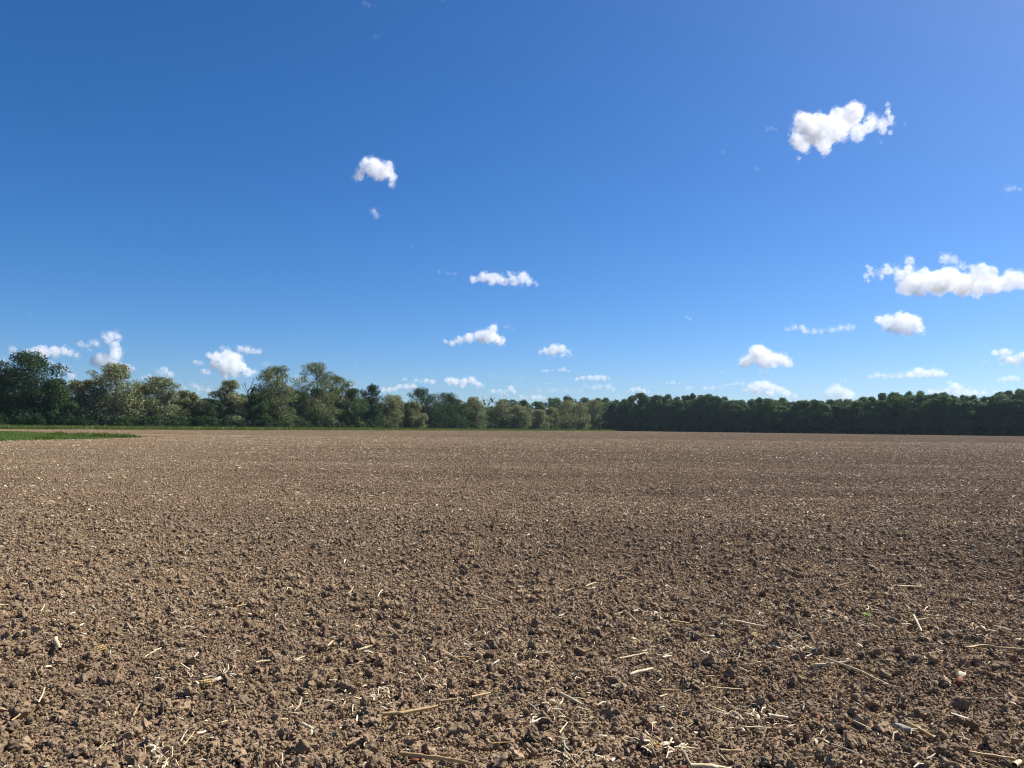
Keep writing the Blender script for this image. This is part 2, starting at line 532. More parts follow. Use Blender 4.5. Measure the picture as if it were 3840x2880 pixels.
def make_tree(seed, H, W, base=0.12, style='round', leaves=6000, size=0.42, clumps=46, blossom=0.0, shell=0.45):
    """returns dict of meshes trunk / crown / blossom, base of the trunk at the origin"""
    rng = np.random.default_rng(seed)
    cb = base * H
    # clump centres inside an uneven crown
    cen, rad = [], []
    lob = [(rng.uniform(0, 6.28), rng.uniform(0.1, 0.28)) for _ in range(3)]
    for i in range(clumps):
        u = (i + rng.uniform(0, 1)) / clumps                  # height share
        z = cb + (H - cb) * u
        if style == 'tall':
            prof = np.interp(u, [0, .15, .4, .65, .85, 1.0], [.75, .9, .85, .95, .75, .25])
        elif style == 'oak':
            prof = np.interp(u, [0, .15, .45, .7, .88, 1.0], [.6, .95, 1.0, .92, .68, .25])
        elif style == 'column':
            prof = np.interp(u, [0, .2, .5, .8, 1.0], [.85, 1.0, 1.0, .8, .3])
        elif style == 'bush':
            prof = np.interp(u, [0, .4, .75, 1.0], [1.0, 1.0, .75, .3])
        else:
            prof = np.interp(u, [0, .15, .45, .75, 1.0], [.8, .98, 1.0, .8, .25])
        an = rng.uniform(0, 6.28)
        wob = 1 + sum(a_ * math.cos(k + 1 + (k + 1) * an + ph) for k, (ph, a_) in enumerate(lob))
        rr = W * prof * wob * (rng.uniform(0, 1) ** 0.5) * 0.84
        cr = W * rng.uniform(0.26, 0.44) * (1.12 - 0.4 * u) * (1 if style != 'tall' else 0.88)
        if i % 9 == 4:
            cr *= 0.55; rr = min(rr * 1.25 + .2 * W, W * 1.02)
        cen.append((rr * math.cos(an), rr * math.sin(an), min(z, H - cr * 0.45)))
        flat = rng.uniform(0.5, 0.75) if style in ('tall', 'round') else rng.uniform(0.65, 0.9)
        rad.append((cr, cr, cr * flat))
    cen, rad = np.array(cen), np.array(rad)
    # wood
    s = Soup()
    lean = rng.normal(0, 0.03 * H, 2)
    zs = np.linspace(0, 0.86 * H, 9)
    r0 = 0.018 * H + 0.06
    wander = np.cumsum(rng.normal(0, 0.012 * H, (9, 2)), 0); wander -= wander[0]
    tp = np.column_stack([lean[0] * (zs / H) ** 1.5 + wander[:, 0] * .6, lean[1] * (zs / H) ** 1.5 + wander[:, 1] * .6, zs])
    tube(s, tp, np.linspace(r0 * 1.25, r0 * 0.18, 9), 7)
    for c, r in zip(cen, rad):
        z0 = max(0.1 * H, min(0.8 * H, c[2] - np.hypot(c[0], c[1]) * rng.uniform(0.5, 1.0)))
        p0 = np.array([np.interp(z0, zs, tp[:, k]) for k in range(3)])
        m1 = p0 * .6 + c * .4 + np.array([0, 0, -0.02 * H]) + rng.normal(0, .02 * H, 3)
        m2 = p0 * .25 + c * .75 + rng.normal(0, .02 * H, 3)
        rb = r0 * 0.36 * (1.05 - z0 / H)
        tube(s, [p0, m1, m2, c], [rb, rb * .7, rb * .42, rb * .16], 5)
        for _ in range(2):
            e = c + rng.normal(0, 1, 3) * r * 0.6
            tube(s, [m2, (m2 + e) / 2 + rng.normal(0, .1, 3), e], [rb * .35, rb * .22, rb * .08], 4)
    trunk = s.mesh('trunk', True)
    # leaves
    def sprinkle(n, shell, upper=False):
        wgt = (rad[:, 0] ** 2); wgt = wgt / wgt.sum()
        k = rng.choice(len(cen), n, p=wgt)
        d = rng.normal(size=(n, 3))
        if upper:
            d[:, 2] = np.abs(d[:, 2]) * 0.8
        d /= np.linalg.norm(d, axis=1)[:, None]
        q = shell + (1.06 - shell) * rng.uniform(0, 1, n) ** 0.7
        pos = cen[k] + d * rad[k] * q[:, None] + rng.normal(0, 0.19, (n, 3))
        pos[:, 2] = np.maximum(pos[:, 2], 0.1)
        return pos, d
    pos, d = sprinkle(leaves, shell)
    v, f = leaf_quads(pos, d, size, rng)
    out = {'trunk': trunk, 'crown': mesh_from('crown', v, f)}
    if blossom > 0:
        pos, d = sprinkle(int(leaves * blossom), 0.82, False)
        v, f = leaf_quads(pos, d, size * 0.72, rng, 0.1, 0.9, 0.7)
        out['blossom'] = mesh_from('blossom', v, f)
    return out

def plant_tree(name, meshes, mat, loc, label, group=None, turn=0.0, scale=1.0, category='tree', sz=None):
    e = bpy.data.objects.new(name, None)
    COL.objects.link(e)
    e.location = loc
    e.rotation_euler = (0, 0, turn)
    e.scale = (scale, scale, scale if sz is None else sz)
    tag(e, label, category, group)
    for part, m in (('trunk', M['bark']), ('crown', mat), ('blossom', M['blossom'])):
        if part in meshes:
            obj(part, meshes[part], m, e)
    return e

def px_height(px, top, rng_m):
    """metres from the ground to the photograph row top, at forward range rng_m"""
    d = ray(px, top)
    return EYE + d.z / d.y * rng_m

# left row: column, top row, half width (photograph px), kind, setback in m, label
LROW = [
    (-45, 1352, 85, 'oak', 4, 'dark leafy tree cut off by the left edge of the picture'),
    (105, 1326, 105, 'oak', 0, 'tallest dark green oak at the left end of the tree row'),
    (208, 1424, 62, 'greenround', -3, 'rounded dark green tree hugging the right flank of the big left oak'),
    (312, 1428, 66, 'robinia', 2, 'pale flowering locust tree beside the rounded green tree at the left'),
    (418, 1368, 92, 'robinia', 0, 'broad high-topped flowering locust tree, tallest of the pale ones at the left'),
    (520, 1446, 42, 'robinia', 3, 'small flowering locust tree in the dip right of the broad high-topped one'),
    (598, 1418, 82, 'robinia', 0, 'broad cream-flecked locust tree second from the dark oaks'),
    (694, 1468, 52, 'robinia', 2, 'low sloping locust tree before the dark gap in the row'),
    (778, 1500, 52, 'oak', 0, 'low dark green tree filling the gap in the row'),
    (856, 1428, 58, 'robinia2', 2, 'round cream-flowered locust tree standing beside the dead tree with dark balls'),
    (962, 1478, 44, 'mid', -2, 'low green tree at the foot of the dead tree'),
    (1040, 1374, 80, 'tall', 0, 'tall airy locust tree with open crown, left of the tallest pair'),
    (1182, 1362, 84, 'tall', 0, 'tall airy locust tree, highest in the middle of the row'),
    (1258, 1412, 58, 'tall', 3, 'airy locust tree leaning on the right side of the highest one'),
    (1322, 1458, 56, 'mid', -2, 'olive green tree sloping down right of the airy locusts'),
    (1394, 1446, 44, 'column', 0, 'narrow dark green tree standing between olive and cream trees'),
    (1472, 1484, 56, 'robinia', 0, 'cream-flowered locust tree right of the narrow dark tree'),
    (1552, 1508, 36, 'robinia2', -6, 'small pale locust tree in front of the dark domed trees'),
    (1584, 1460, 62, 'oak', 4, 'dark green domed tree behind the small pale locust'),
    (1676, 1476, 66, 'oak', 2, 'dark green domed tree sloping to the right, in mid row'),
    (1776, 1490, 48, 'robinia', 0, 'grey-green flowering locust tree left of the far dead tree'),
    (1880, 1504, 38, 'robinia', 0, 'grey-green flowering locust tree right of the far dead tree'),
    (1938, 1522, 44, 'robinia2', -8, 'low grey-green locust tree near the far end of the row'),
    (2016, 1536, 38, 'robinia2', -8, 'lowest pale locust tree near the far end of the row'),
    (2066, 1528, 34, 'robinia', -2, 'small pale locust tree beside the broad khaki ones'),
    (2124, 1502, 58, 'robinia', 0, 'broad khaki flowering locust tree near the far corner of the field'),
    (2174, 1512, 40, 'robinia2', -6, 'khaki locust tree wedged between the last two broad ones'),
    (2226, 1500, 46, 'robinia', 0, 'last khaki locust tree where the pale row meets the dark wood'),
]
for i, (px, top, hw, kind, back, label) in enumerate(LROW):
    D = row_range(px) + 7 + back
    p = at_range(px, D)
    H = px_height(px, top, D)
    W = hw / F_SRC * D * 1.14
    far = D > 290
    k = 0.75 if far else 1.0
    if kind == 'oak':
        ms = make_tree(1000 + i, H, W, 0.05, 'oak', int(17000 * k), 0.52, 78); mat = M['oak']; nm = 'oak_tree'
    elif kind == 'greenround':
        ms = make_tree(1000 + i, H, W, 0.04, 'round', 12000, 0.5, 60); mat = M['mid']; nm = 'broadleaf_tree'
    elif kind == 'mid':
        ms = make_tree(1000 + i, H, W, 0.03, 'round', int(11000 * k), 0.48, 56); mat = M['mid']; nm = 'broadleaf_tree'
    elif kind == 'column':
        ms = make_tree(1000 + i, H, W, 0.03, 'column', 11000, 0.48, 56); mat = M['oak']; nm = 'broadleaf_tree'
    elif kind == 'tall':
        ms = make_tree(1000 + i, H, W, 0.06, 'tall', 14000, 0.46, 64, 0.22); mat = M['robinia']; nm = 'locust_tree'
    elif kind == 'robinia2':
        ms = make_tree(1000 + i, H, W, 0.05, 'round', int(11000 * k), 0.46, 54, 0.75); mat = M['robinia']; nm = 'locust_tree'
    else:
        ms = make_tree(1000 + i, H, W, 0.06, 'round', int(12000 * k), 0.46, 58, 0.55); mat = M['robinia']; nm = 'locust_tree'
    plant_tree(nm, ms, mat, p, label, 'trees of the row along the left side of the field')

# dark trees whose tops show behind the pale row
BACK = [(c_, float(np.interp(c_, [-80, 150, 250, 700, 1000, 1150, 1400, 2200], [1400, 1440, 1470, 1500, 1460, 1450, 1500, 1520])) + (c_ * 7 % 23), 62) for c_ in range(-80, 2200, 84)] + [(1700, 1500, 50), (1900, 1500, 55), (1955, 1503, 45), (2020, 1508, 42), (2080, 1494, 46), (2135, 1488, 40), (2190, 1494, 40), (2240, 1496, 40),
        (1480, 1502, 55), (1390, 1505, 60), (740, 1500, 60), (500, 1490, 60), (300, 1480, 50), (880, 1480, 60), (990, 1470, 60), (1120, 1470, 60)]
bm = [make_tree(2000 + i, 16.0, 5.0, 0.05, 'oak', 9000, 0.62, 50) for i in range(3)]
for i, (px, top, hw) in enumerate(BACK):
    D = row_range(px) + 26
    H = px_height(px, top, D)
    s = hw / F_SRC * D / 5.0
    plant_tree('broadleaf_tree', bm[i % 3], M['wood'], at_range(px, D), 'dark green tree standing behind the pale locust row, only its upper part showing', 'dark trees behind the locust row', i * 1.3, s, sz=H / 16.0)

# dead trees with dark ball-shaped clumps
def dead_tree(seed, H, W, label, px, D):
    rng = np.random.default_rng(seed)
    s, b = Soup(), Soup()
    zs = np.linspace(0, H * .8, 8)
    tp = np.column_stack([np.cumsum(rng.normal(0, .1, 8)), np.cumsum(rng.normal(0, .1, 8)), zs])
    tube(s, tp, np.linspace(.26, .07, 8), 7)
    ends = []
    for i in range(16):
        z0 = H * rng.uniform(.4, .78)
        p0 = np.array([np.interp(z0, zs, tp[:, k]) for k in range(3)])
        an = rng.uniform(0, 6.28)
        e = np.array([math.cos(an) * W * rng.uniform(.4, 1), math.sin(an) * W * rng.uniform(.4, 1), min(H, z0 + H * rng.uniform(.1, .25))])
        m = (p0 + e) / 2 + np.array([0, 0, -.25])
        tube(s, [p0, m, e], [.09, .06, .025], 5)
        ends.append(e)
        for _ in range(4):
            t = e + rng.normal(0, .5, 3) + np.array([0, 0, .5])
            tube(s, [m * .3 + e * .7, e * .7 + t * .3, t], [.035, .03, .012], 4)
    e0 = bpy.data.objects.new('dead_tree', None); COL.objects.link(e0); e0.location = at_range(px, D)
    tag(e0, label, 'tree', 'dead trees in the row')
    obj('trunk', s.mesh('trunk', True), M['bark'], e0)
    for c in ends[:4]:
        n = 420
        d = rng.normal(size=(n, 3)); d /= np.linalg.norm(d, axis=1)[:, None]
        v, f = leaf_quads(d * rng.uniform(.3, 1, (n, 1)) ** .5 * 0.5, d, 0.24, rng)
        obj('mistletoe_ball', mesh_from('mistletoe_ball', v, f), M['pine'], e0, tuple(c * np.array([.8, .8, .93])))
dead_tree(71, px_height(926, 1422, 244), 3.0, 'bare dead tree with dark ball clumps beside the round cream locust', 926, 244)
dead_tree(72, px_height(1832, 1486, 372), 3.6, 'far bare-topped dead tree with dark clumps between grey-green locusts', 1832, 372)

# wood on the right
WTOP_X = [2250, 2300, 2340, 2410, 2500, 2560, 2625, 2725, 2790, 2865, 2955, 3035, 3110, 3190, 3260, 3335, 3400, 3455, 3520, 3610, 3670, 3720, 3780, 3840, 4000]
WTOP_Y = [1500, 1493, 1500, 1477, 1481, 1488, 1476, 1492, 1498, 1490, 1501, 1505, 1506, 1500, 1490, 1476, 1478, 1467, 1475, 1482, 1492, 1480, 1476, 1464, 1462]
wm = [make_tree(3000 + i, 18.0, 5.4, 0.05, ('oak', 'round', 'oak', 'column')[i % 4], 14000, 0.56, (64, 40, 76, 50, 58, 70, 44)[i], shell=0.55) for i in range(7)]
rng = np.random.default_rng(33)
px = 2262.0
i = 0
while px < 4060:
    D = wood_range(px) + 6 + rng.uniform(-3, 4)
    t = float(np.interp(px, WTOP_X, WTOP_Y)) + rng.uniform(-2, 26)
    H = px_height(px, t, D)
    s = rng.uniform(0.85, 1.35)
    plant_tree('broadleaf_tree', wm[i % 7], M['wood'], at_range(px, D),
               'dark green tree in the front rank of the shaded wood on the right', 'front trees of the wood', rng.uniform(0, 6.28), s, sz=H / 18.0)
    px += rng.uniform(32, 48) * (400 / D) ** 0.5
    i += 1
px = 2275.0
while px < 4000:
    D = wood_range(px) + 19 + rng.uniform(-3, 3)
    H = px_height(px, float(np.interp(px, WTOP_X, WTOP_Y)) + rng.uniform(-5, 13), D)
    plant_tree('broadleaf_tree', wm[(i * 3) % 7], M['wood'], at_range(px, D),
               'dark tree behind the front rank of the right wood, only its top showing', 'trees showing above the front of the wood', rng.uniform(0, 6.28), rng.uniform(0.75, 1.0), sz=H / 18.0)
    px += rng.uniform(26, 40)
    i += 1

# shrubs at the foot of both edges
sm = [make_tree(4000 + i, 3.2, 2.2, 0.0, 'bush', 1500, 0.34, 16) for i in range(5)]
px = -120.0
while px < 2250:
    D = row_range(px) + rng.uniform(0, 4)
    plant_tree('shrub', sm[int(rng.integers(0, 5))], M['mid'] if rng.uniform() < .2 else M['oak'], at_range(px, D),
               'leafy shrub at the foot of the tree row', 'shrubs under the tree row', rng.uniform(0, 6.28), rng.uniform(.7, 1.25), 'shrub')
    px += rng.uniform(24, 42) * 190 / D
px = 2270.0
while px < 3960:
    D = wood_range(px) + rng.uniform(-1, 3)
    plant_tree('shrub', sm[int(rng.integers(0, 5))], M['wood'], at_range(px, D),
               'dark leafy shrub at the foot of the wood on the right', 'shrubs under the wood', rng.uniform(0, 6.28), rng.uniform(.8, 1.3), 'shrub')
    px += rng.uniform(26, 44)

# ------------------------------------------------------------------ grass
def blades(pos, hmin, hmax, width, rng):
    n = len(pos)
    h = rng.uniform(hmin, hmax, n)
    an = rng.uniform(0, 6.28, n)
    u = np.stack([np.cos(an), np.sin(an), np.zeros(n)], 1) * (width * rng.uniform(.6, 1.4, n))[:, None]
    lean = rng.normal(0, .3, (n, 3)) * h[:, None]; lean[:, 2] = 0
    up = np.zeros((n, 3)); up[:, 2] = h
    V = np.stack([pos - u, pos + u, pos + u * .55 + up * .6 + lean * .45, pos + up + lean], 1)
    return V.reshape(-1, 3), np.arange(n * 4).reshape(n, 4)
rng = np.random.default_rng(8)
P = []
for c in np.arange(-420, 2310, 1.0):
    Dr = row_range(c)
    m = 17
    t = rng.uniform(0, 1, m) ** 1.2
    Ds = Dr * 0.915 + t * (Dr * 0.085 + 10)
    d = ray(c + rng.uniform(-.5, .5), 1602)
    P.append(np.column_stack([d.x / d.y * Ds, Ds, np.full(m, -0.01)]))
P = np.concatenate(P)
v, f = blades(P, 0.45, 1.15, 0.055, rng)
tag(obj('verge_grass', mesh_from('verge_grass', v, f), M['grass']), 'tall green grass along the foot of the tree row', 'grass', kind='stuff')
P, Hs = [], []
bx0, bx1 = min(p.x for p in TONGUE), max(p.x for p in TONGUE)
by0, by1 = min(p.y for p in TONGUE), max(p.y for p in TONGUE)
while len(P) < 38000:
    x, y = rng.uniform(bx0, bx1), rng.uniform(by0, by1)
    if x < -0.85 * y - 4:
        continue
    if in_poly(x + rng.normal(0, .5), y + rng.normal(0, 1.0), TONGUE):
        P.append((x, y, -0.01))
v, f = blades(np.array(P), 0.06, 0.22, 0.035, rng)
tag(obj('field_grass', mesh_from('field_grass', v, f), M['sward']), 'short green grass patch tapering into the field at the left', 'grass', kind='stuff')
tv = [(p.x, p.y, -0.002) for p in TONGUE]
tm = bpy.data.meshes.new('grass_patch'); tm.from_pydata(tv, [], [tuple(range(len(tv)))]); tm.update()
tag(obj('grass_patch', tm, M['turf']), 'turf under the grass patch', kind='structure')
WEEDS = [(222, 1634, 0.6, 'single bushy weed standing highest on the grass patch at its back edge'), (296, 1636, .5, 'small weed tuft on the back edge of the grass patch'),
         (318, 1637, .55, 'weed tuft beside the small one on the grass patch'), (360, 1640, .6, 'tall weed clump near the middle of the grass tongue'),
         (392, 1640, .6, 'low weed clump between the two taller ones on the grass tongue'), (455, 1640, .5, 'broad weed clump near the tip of the grass tongue'),
         (478, 1642, .5, 'last low weed at the tip of the grass tongue'), (168, 1648, .4, 'dark low tuft on the near edge of the grass patch')]
for px, py, h, lab in WEEDS:
    n = 260
    q = rng.normal(0, .45, (n, 3)) * np.array([1.2, .8, 0])
    v, f = blades(q, h * .35, h, .05, rng)
    pos = rng.normal(0, .4, (160, 3)) * np.array([1.1, .8, .35]) + np.array([0, 0, h * .45])
    pos[:, 2] = np.clip(pos[:, 2], 0.05, h)
    v2, f2 = leaf_quads(pos, rng.normal(size=pos.shape), .14, rng)
    s = Soup(); s.add(v, f); s.add(v2, f2)
    tag(obj('weed_clump', s.mesh('weed_clump'), M['grass'], loc=on_ground(px, py)), lab, 'weed', 'weeds on the grass patch')

# ------------------------------------------------------------------ straw litter
def straw_bits(pos, length, width, rng, lift):
    """bent flat slivers: two quads each"""
    n = len(pos)
    an = rng.uniform(0, 6.28, n); tl = rng.normal(0, .28, n)
    d = np.stack([np.cos(an) * np.cos(tl), np.sin(an) * np.cos(tl), np.sin(tl)], 1)
    sd = np.stack([-np.sin(an), np.cos(an), rng.normal(0, .7, n)], 1)
    L, Wd = length[:, None] * .5, width[:, None] * .5
    mid = rng.normal(0, .12, (n, 1)) * sd * length[:, None] + np.array([0, 0, 1.0]) * (rng.uniform(0, .12, n) * length)[:, None]
    p = pos + np.array([0, 0, 1.0]) * lift[:, None]
    a0, a1 = p - d * L - sd * Wd, p - d * L + sd * Wd
    b0, b1 = p + mid - sd * Wd, p + mid + sd * Wd
    c0, c1 = p + d * L - sd * Wd * .7, p + d * L + sd * Wd * .7
    V = np.stack([a0, a1, b0, b1, c0, c1], 1)
    fc = np.array([(0, 1, 3, 2), (2, 3, 5, 4)])
    Fc = fc[None] + (np.arange(n) * 6)[:, None, None]
    return V.reshape(-1, 3), Fc.reshape(-1, 4)
rng = np.random.default_rng(12)
def clumpy(x, y):
    return np.clip(0.5 + 0.35 * np.sin(x * .35 + 2.0 * np.sin(y * .33)) * np.sin(y * 1.1 + 1.5 * np.sin(x * .21 + 1)) + .3 * np.sin(y * .37 + .5 * np.sin(x * .1)) * np.sin(x * .9 + y * .5), 0, 1)
S = Soup()
def scatter(y0, y1, dens, l0, l1, w0, w1, lift, clump=0.6, slope=0.72):
    area = slope * (y1 ** 2 - y0 ** 2)
    n = int(area * dens)
    y = np.sqrt(rng.uniform(y0 ** 2, y1 ** 2, n)); x = rng.uniform(-1, 1, n) * (slope * y + 0.5)
    keep = rng.uniform(0, 1, n) < (1 - clump) + clump * clumpy(x, y) ** 1.5
    ok = np.array([b_ < 60 or (field_end(a_, b_) and not (a_ < -25 and b_ < 145 and in_poly(a_, b_, TONGUE))) for a_, b_ in zip(x, y)])
    keep &= ok
    x, y = x[keep], y[keep]; n = len(x)
    L = l0 + (l1 - l0) * rng.uniform(0, 1, n) ** 2.2
    Wd = w0 + (w1 - w0) * rng.uniform(0, 1, n) ** 1.6
    v, f = straw_bits(np.column_stack([x, y, np.zeros(n)]), L, Wd, rng, np.full(n, lift) + rng.uniform(0, .012, n))
    S.add(v, f)
scatter(2.4, 14, 150, .012, .05, .0018, .005, .030)
scatter(2.4, 14, 20, .03, .11, .003, .008, .040)
scatter(2.4, 14, 3, .035, .07, .006, .014, .042, .8)
scatter(14, 40, 34, .03, .12, .004, .010, .044, .5)
scatter(14, 40, 4, .05, .14, .008, .020, .050, .8)
scatter(40, 110, 8.0, .05, .16, .008, .022, .050, .5)
scatter(40, 110, 2, .06, .18, .012, .03, .055, .7)
scatter(110, 430, .36, .08, .25, .02, .04, .06)
for cx_, cy_, n_ in ((673, 2788, 26), (620, 2860, 20), (1400, 2640, 26), (1330, 2625, 20), (3030, 2440, 40), (2960, 2450, 30), (3700, 2385, 40), (2454, 2805, 45), (2530, 2830, 30), (2160, 2840, 40), (2720, 2470, 30), (2100, 2690, 30), (3500, 2770, 25), (1750, 2440, 30), (777, 2560, 30), (2480, 2330, 40), (2800, 2690, 35), (3100, 2330, 30)):
    g_ = on_ground(cx_, cy_)
    q_ = np.column_stack([g_.x + rng.normal(0, .10, n_), g_.y + rng.normal(0, .12, n_), np.zeros(n_)])
    v, f = straw_bits(q_, rng.uniform(.015, .08, n_), rng.uniform(.002, .007, n_), rng, np.full(n_, .03) + rng.uniform(0, .02, n_))
    S.add(v, f)
tag(obj('straw_litter', S.mesh('straw_litter'), M['straw']), 'small pale slivers of straw strewn over the soil', 'straw', kind='stuff')

# ------------------------------------------------------------------ clods that stand out in front
rng = np.random.default_rng(21)
cm = []
for i in range(8):
    v, f = clod_shape(3, 700 + i, 1.15)
    me = mesh_from('soil_clod', v, f); me.materials.append(M['clod']); cm.append(me)
def clod(px, py, w, label=None, group=None, me=None, flat=1.0, mat=None, name='soil_clod'):
    p = on_ground(px, py, 0.02)
    d = (p - Vector((0, 0, EYE))).length
    r = w / F_SRC * d * 0.5
    o = bpy.data.objects.new(name, me or cm[int(rng.integers(0, 8))]); COL.objects.link(o)
    o.location = (p.x, p.y, 0.012 + r * .3)
    o.rotation_euler = (rng.normal(0, .5), rng.normal(0, .5), rng.uniform(0, 6.28))
    o.scale = (r, r * rng.uniform(.8, 1.1), r * flat)
    tag(o, label or 'lumpy brown earth clod lying proud of the front soil', 'clod', group or 'large clods in the front of the field')
BIG = [(1185, 2560, 75, 'large pale-topped angular clod left of centre, beside a small bent straw'), (2015, 2570, 62, 'dark angular clod below centre standing alone'),
       (2280, 2665, 66, 'large dark block-shaped clod in the front, right of centre'), (2660, 2480, 66, 'dark rounded clod under a thin straw, right of centre'),
       (2285, 2800, 56, 'big rounded clod near the bottom edge left of the husk-wrapped cob'), (1430, 2480, 50, 'clod in the middle of the field front with a dark shadow side'),
       (460, 2415, 60, 'dark-shadowed clod near the yellow leaf scrap at the left'), (395, 2640, 60, 'broad clod in the left front of the field'),
       (1590, 2880, 66, 'big clod at the bottom edge beside the long golden stalk'), (1405, 2712, 46, 'squarish clod under the long golden stalk'),
       (2200, 2740, 60, 'large clod in the front below a pale straw pair'), (3120, 2860, 60, 'big clod near the bottom right of the picture'),
       (3605, 2640, 52, 'lumpy clod at the right with a flat pale top'), (1020, 2700, 46, 'round clod at the left of the front centre')]
for px, py, w, lab in BIG:
    clod(px, py, w, lab)
for k in range(190):
    px = rng.uniform(-40, 3880); py = 2880 - 640 * rng.uniform(0, 1) ** 1.5
    clod(px, py, rng.uniform(26, 48) * (0.55 + 0.45 * (py - 2200) / 680))
# the pale oval stone
v, f = clod_shape(3, 901, .25)
v = v * np.array([1, .55, .5]); sme = mesh_from('oval_stone', v, f, True); sme.materials.append(M['stone'])
clod(3388, 2738, 76, 'smooth pale grey oval stone beside a golden stalk, bottom right', 'stones', sme, 1.0, name='oval_stone')
bpy.data.objects['oval_stone'].rotation_euler = (0, 0.1, -0.35)
bpy.data.objects['oval_stone']['category'] = 'stone'

# ------------------------------------------------------------------ maize stalk pieces, husks and cobs
def stalk(zoom, pts, width, mat, label, nodes=0, lift=0.038, group=None):
    """pts in zoomed-crop pixels; zoom = (x0, y0, scale); width in photograph px"""
    x0, y0, sc = zoom
    P = []
    for i, (a_, b_) in enumerate(pts):
        g = on_ground(x0 + a_ / sc, y0 + b_ / sc, lift)
        P.append(np.array(g))
    P = np.array(P)
    c = P.mean(0)
    dist = np.linalg.norm(c - np.array([0, 0, EYE]))
    r = width / F_SRC * dist * .5
    Pl = P - c
    # resample with a slight bow
    n = 9
    t = np.linspace(0, 1, len(Pl)); tt = np.linspace(0, 1, n)
    Q = np.column_stack([np.interp(tt, t, Pl[:, k]) for k in range(3)])
    L = np.linalg.norm(Pl[-1] - Pl[0])
    Q[:, 2] += np.sin(tt * np.pi) * L * rng.uniform(-.01, .02) + (tt - .5) * L * rng.normal(0, .09) + rng.normal(0, r * .12, n)
    kx, ka = rng.uniform(.3, .7), rng.normal(0, .05) * L
    Q[:, 0] += np.maximum(0, tt - kx) * ka; Q[:, 1] += np.maximum(0, tt - kx) * ka
    Q[:, :2] += rng.normal(0, r * .12, (n, 2))
    rad = np.full(n, r) * (1 - .25 * tt) * rng.uniform(.9, 1.1, n)
    if nodes:
        for k in range(nodes):
            rad[int((k + 1) * n / (nodes + 1))] *= 1.35
    s = Soup()
    tube(s, Q, rad, 7)
    # end caps: hollow broken ends as small fans
    base = s.n
    o = obj('maize_stalk', s.mesh('maize_stalk', True), mat, loc=tuple(c))
    tag(o, label, 'stalk', group or 'maize stalk pieces on the soil')
    return o
ZA, ZB, ZC, ZD = (0, 2180, 2.304), (960, 2180, 2.304), (1920, 2180, 2.304), (2880, 2180, 2.304)
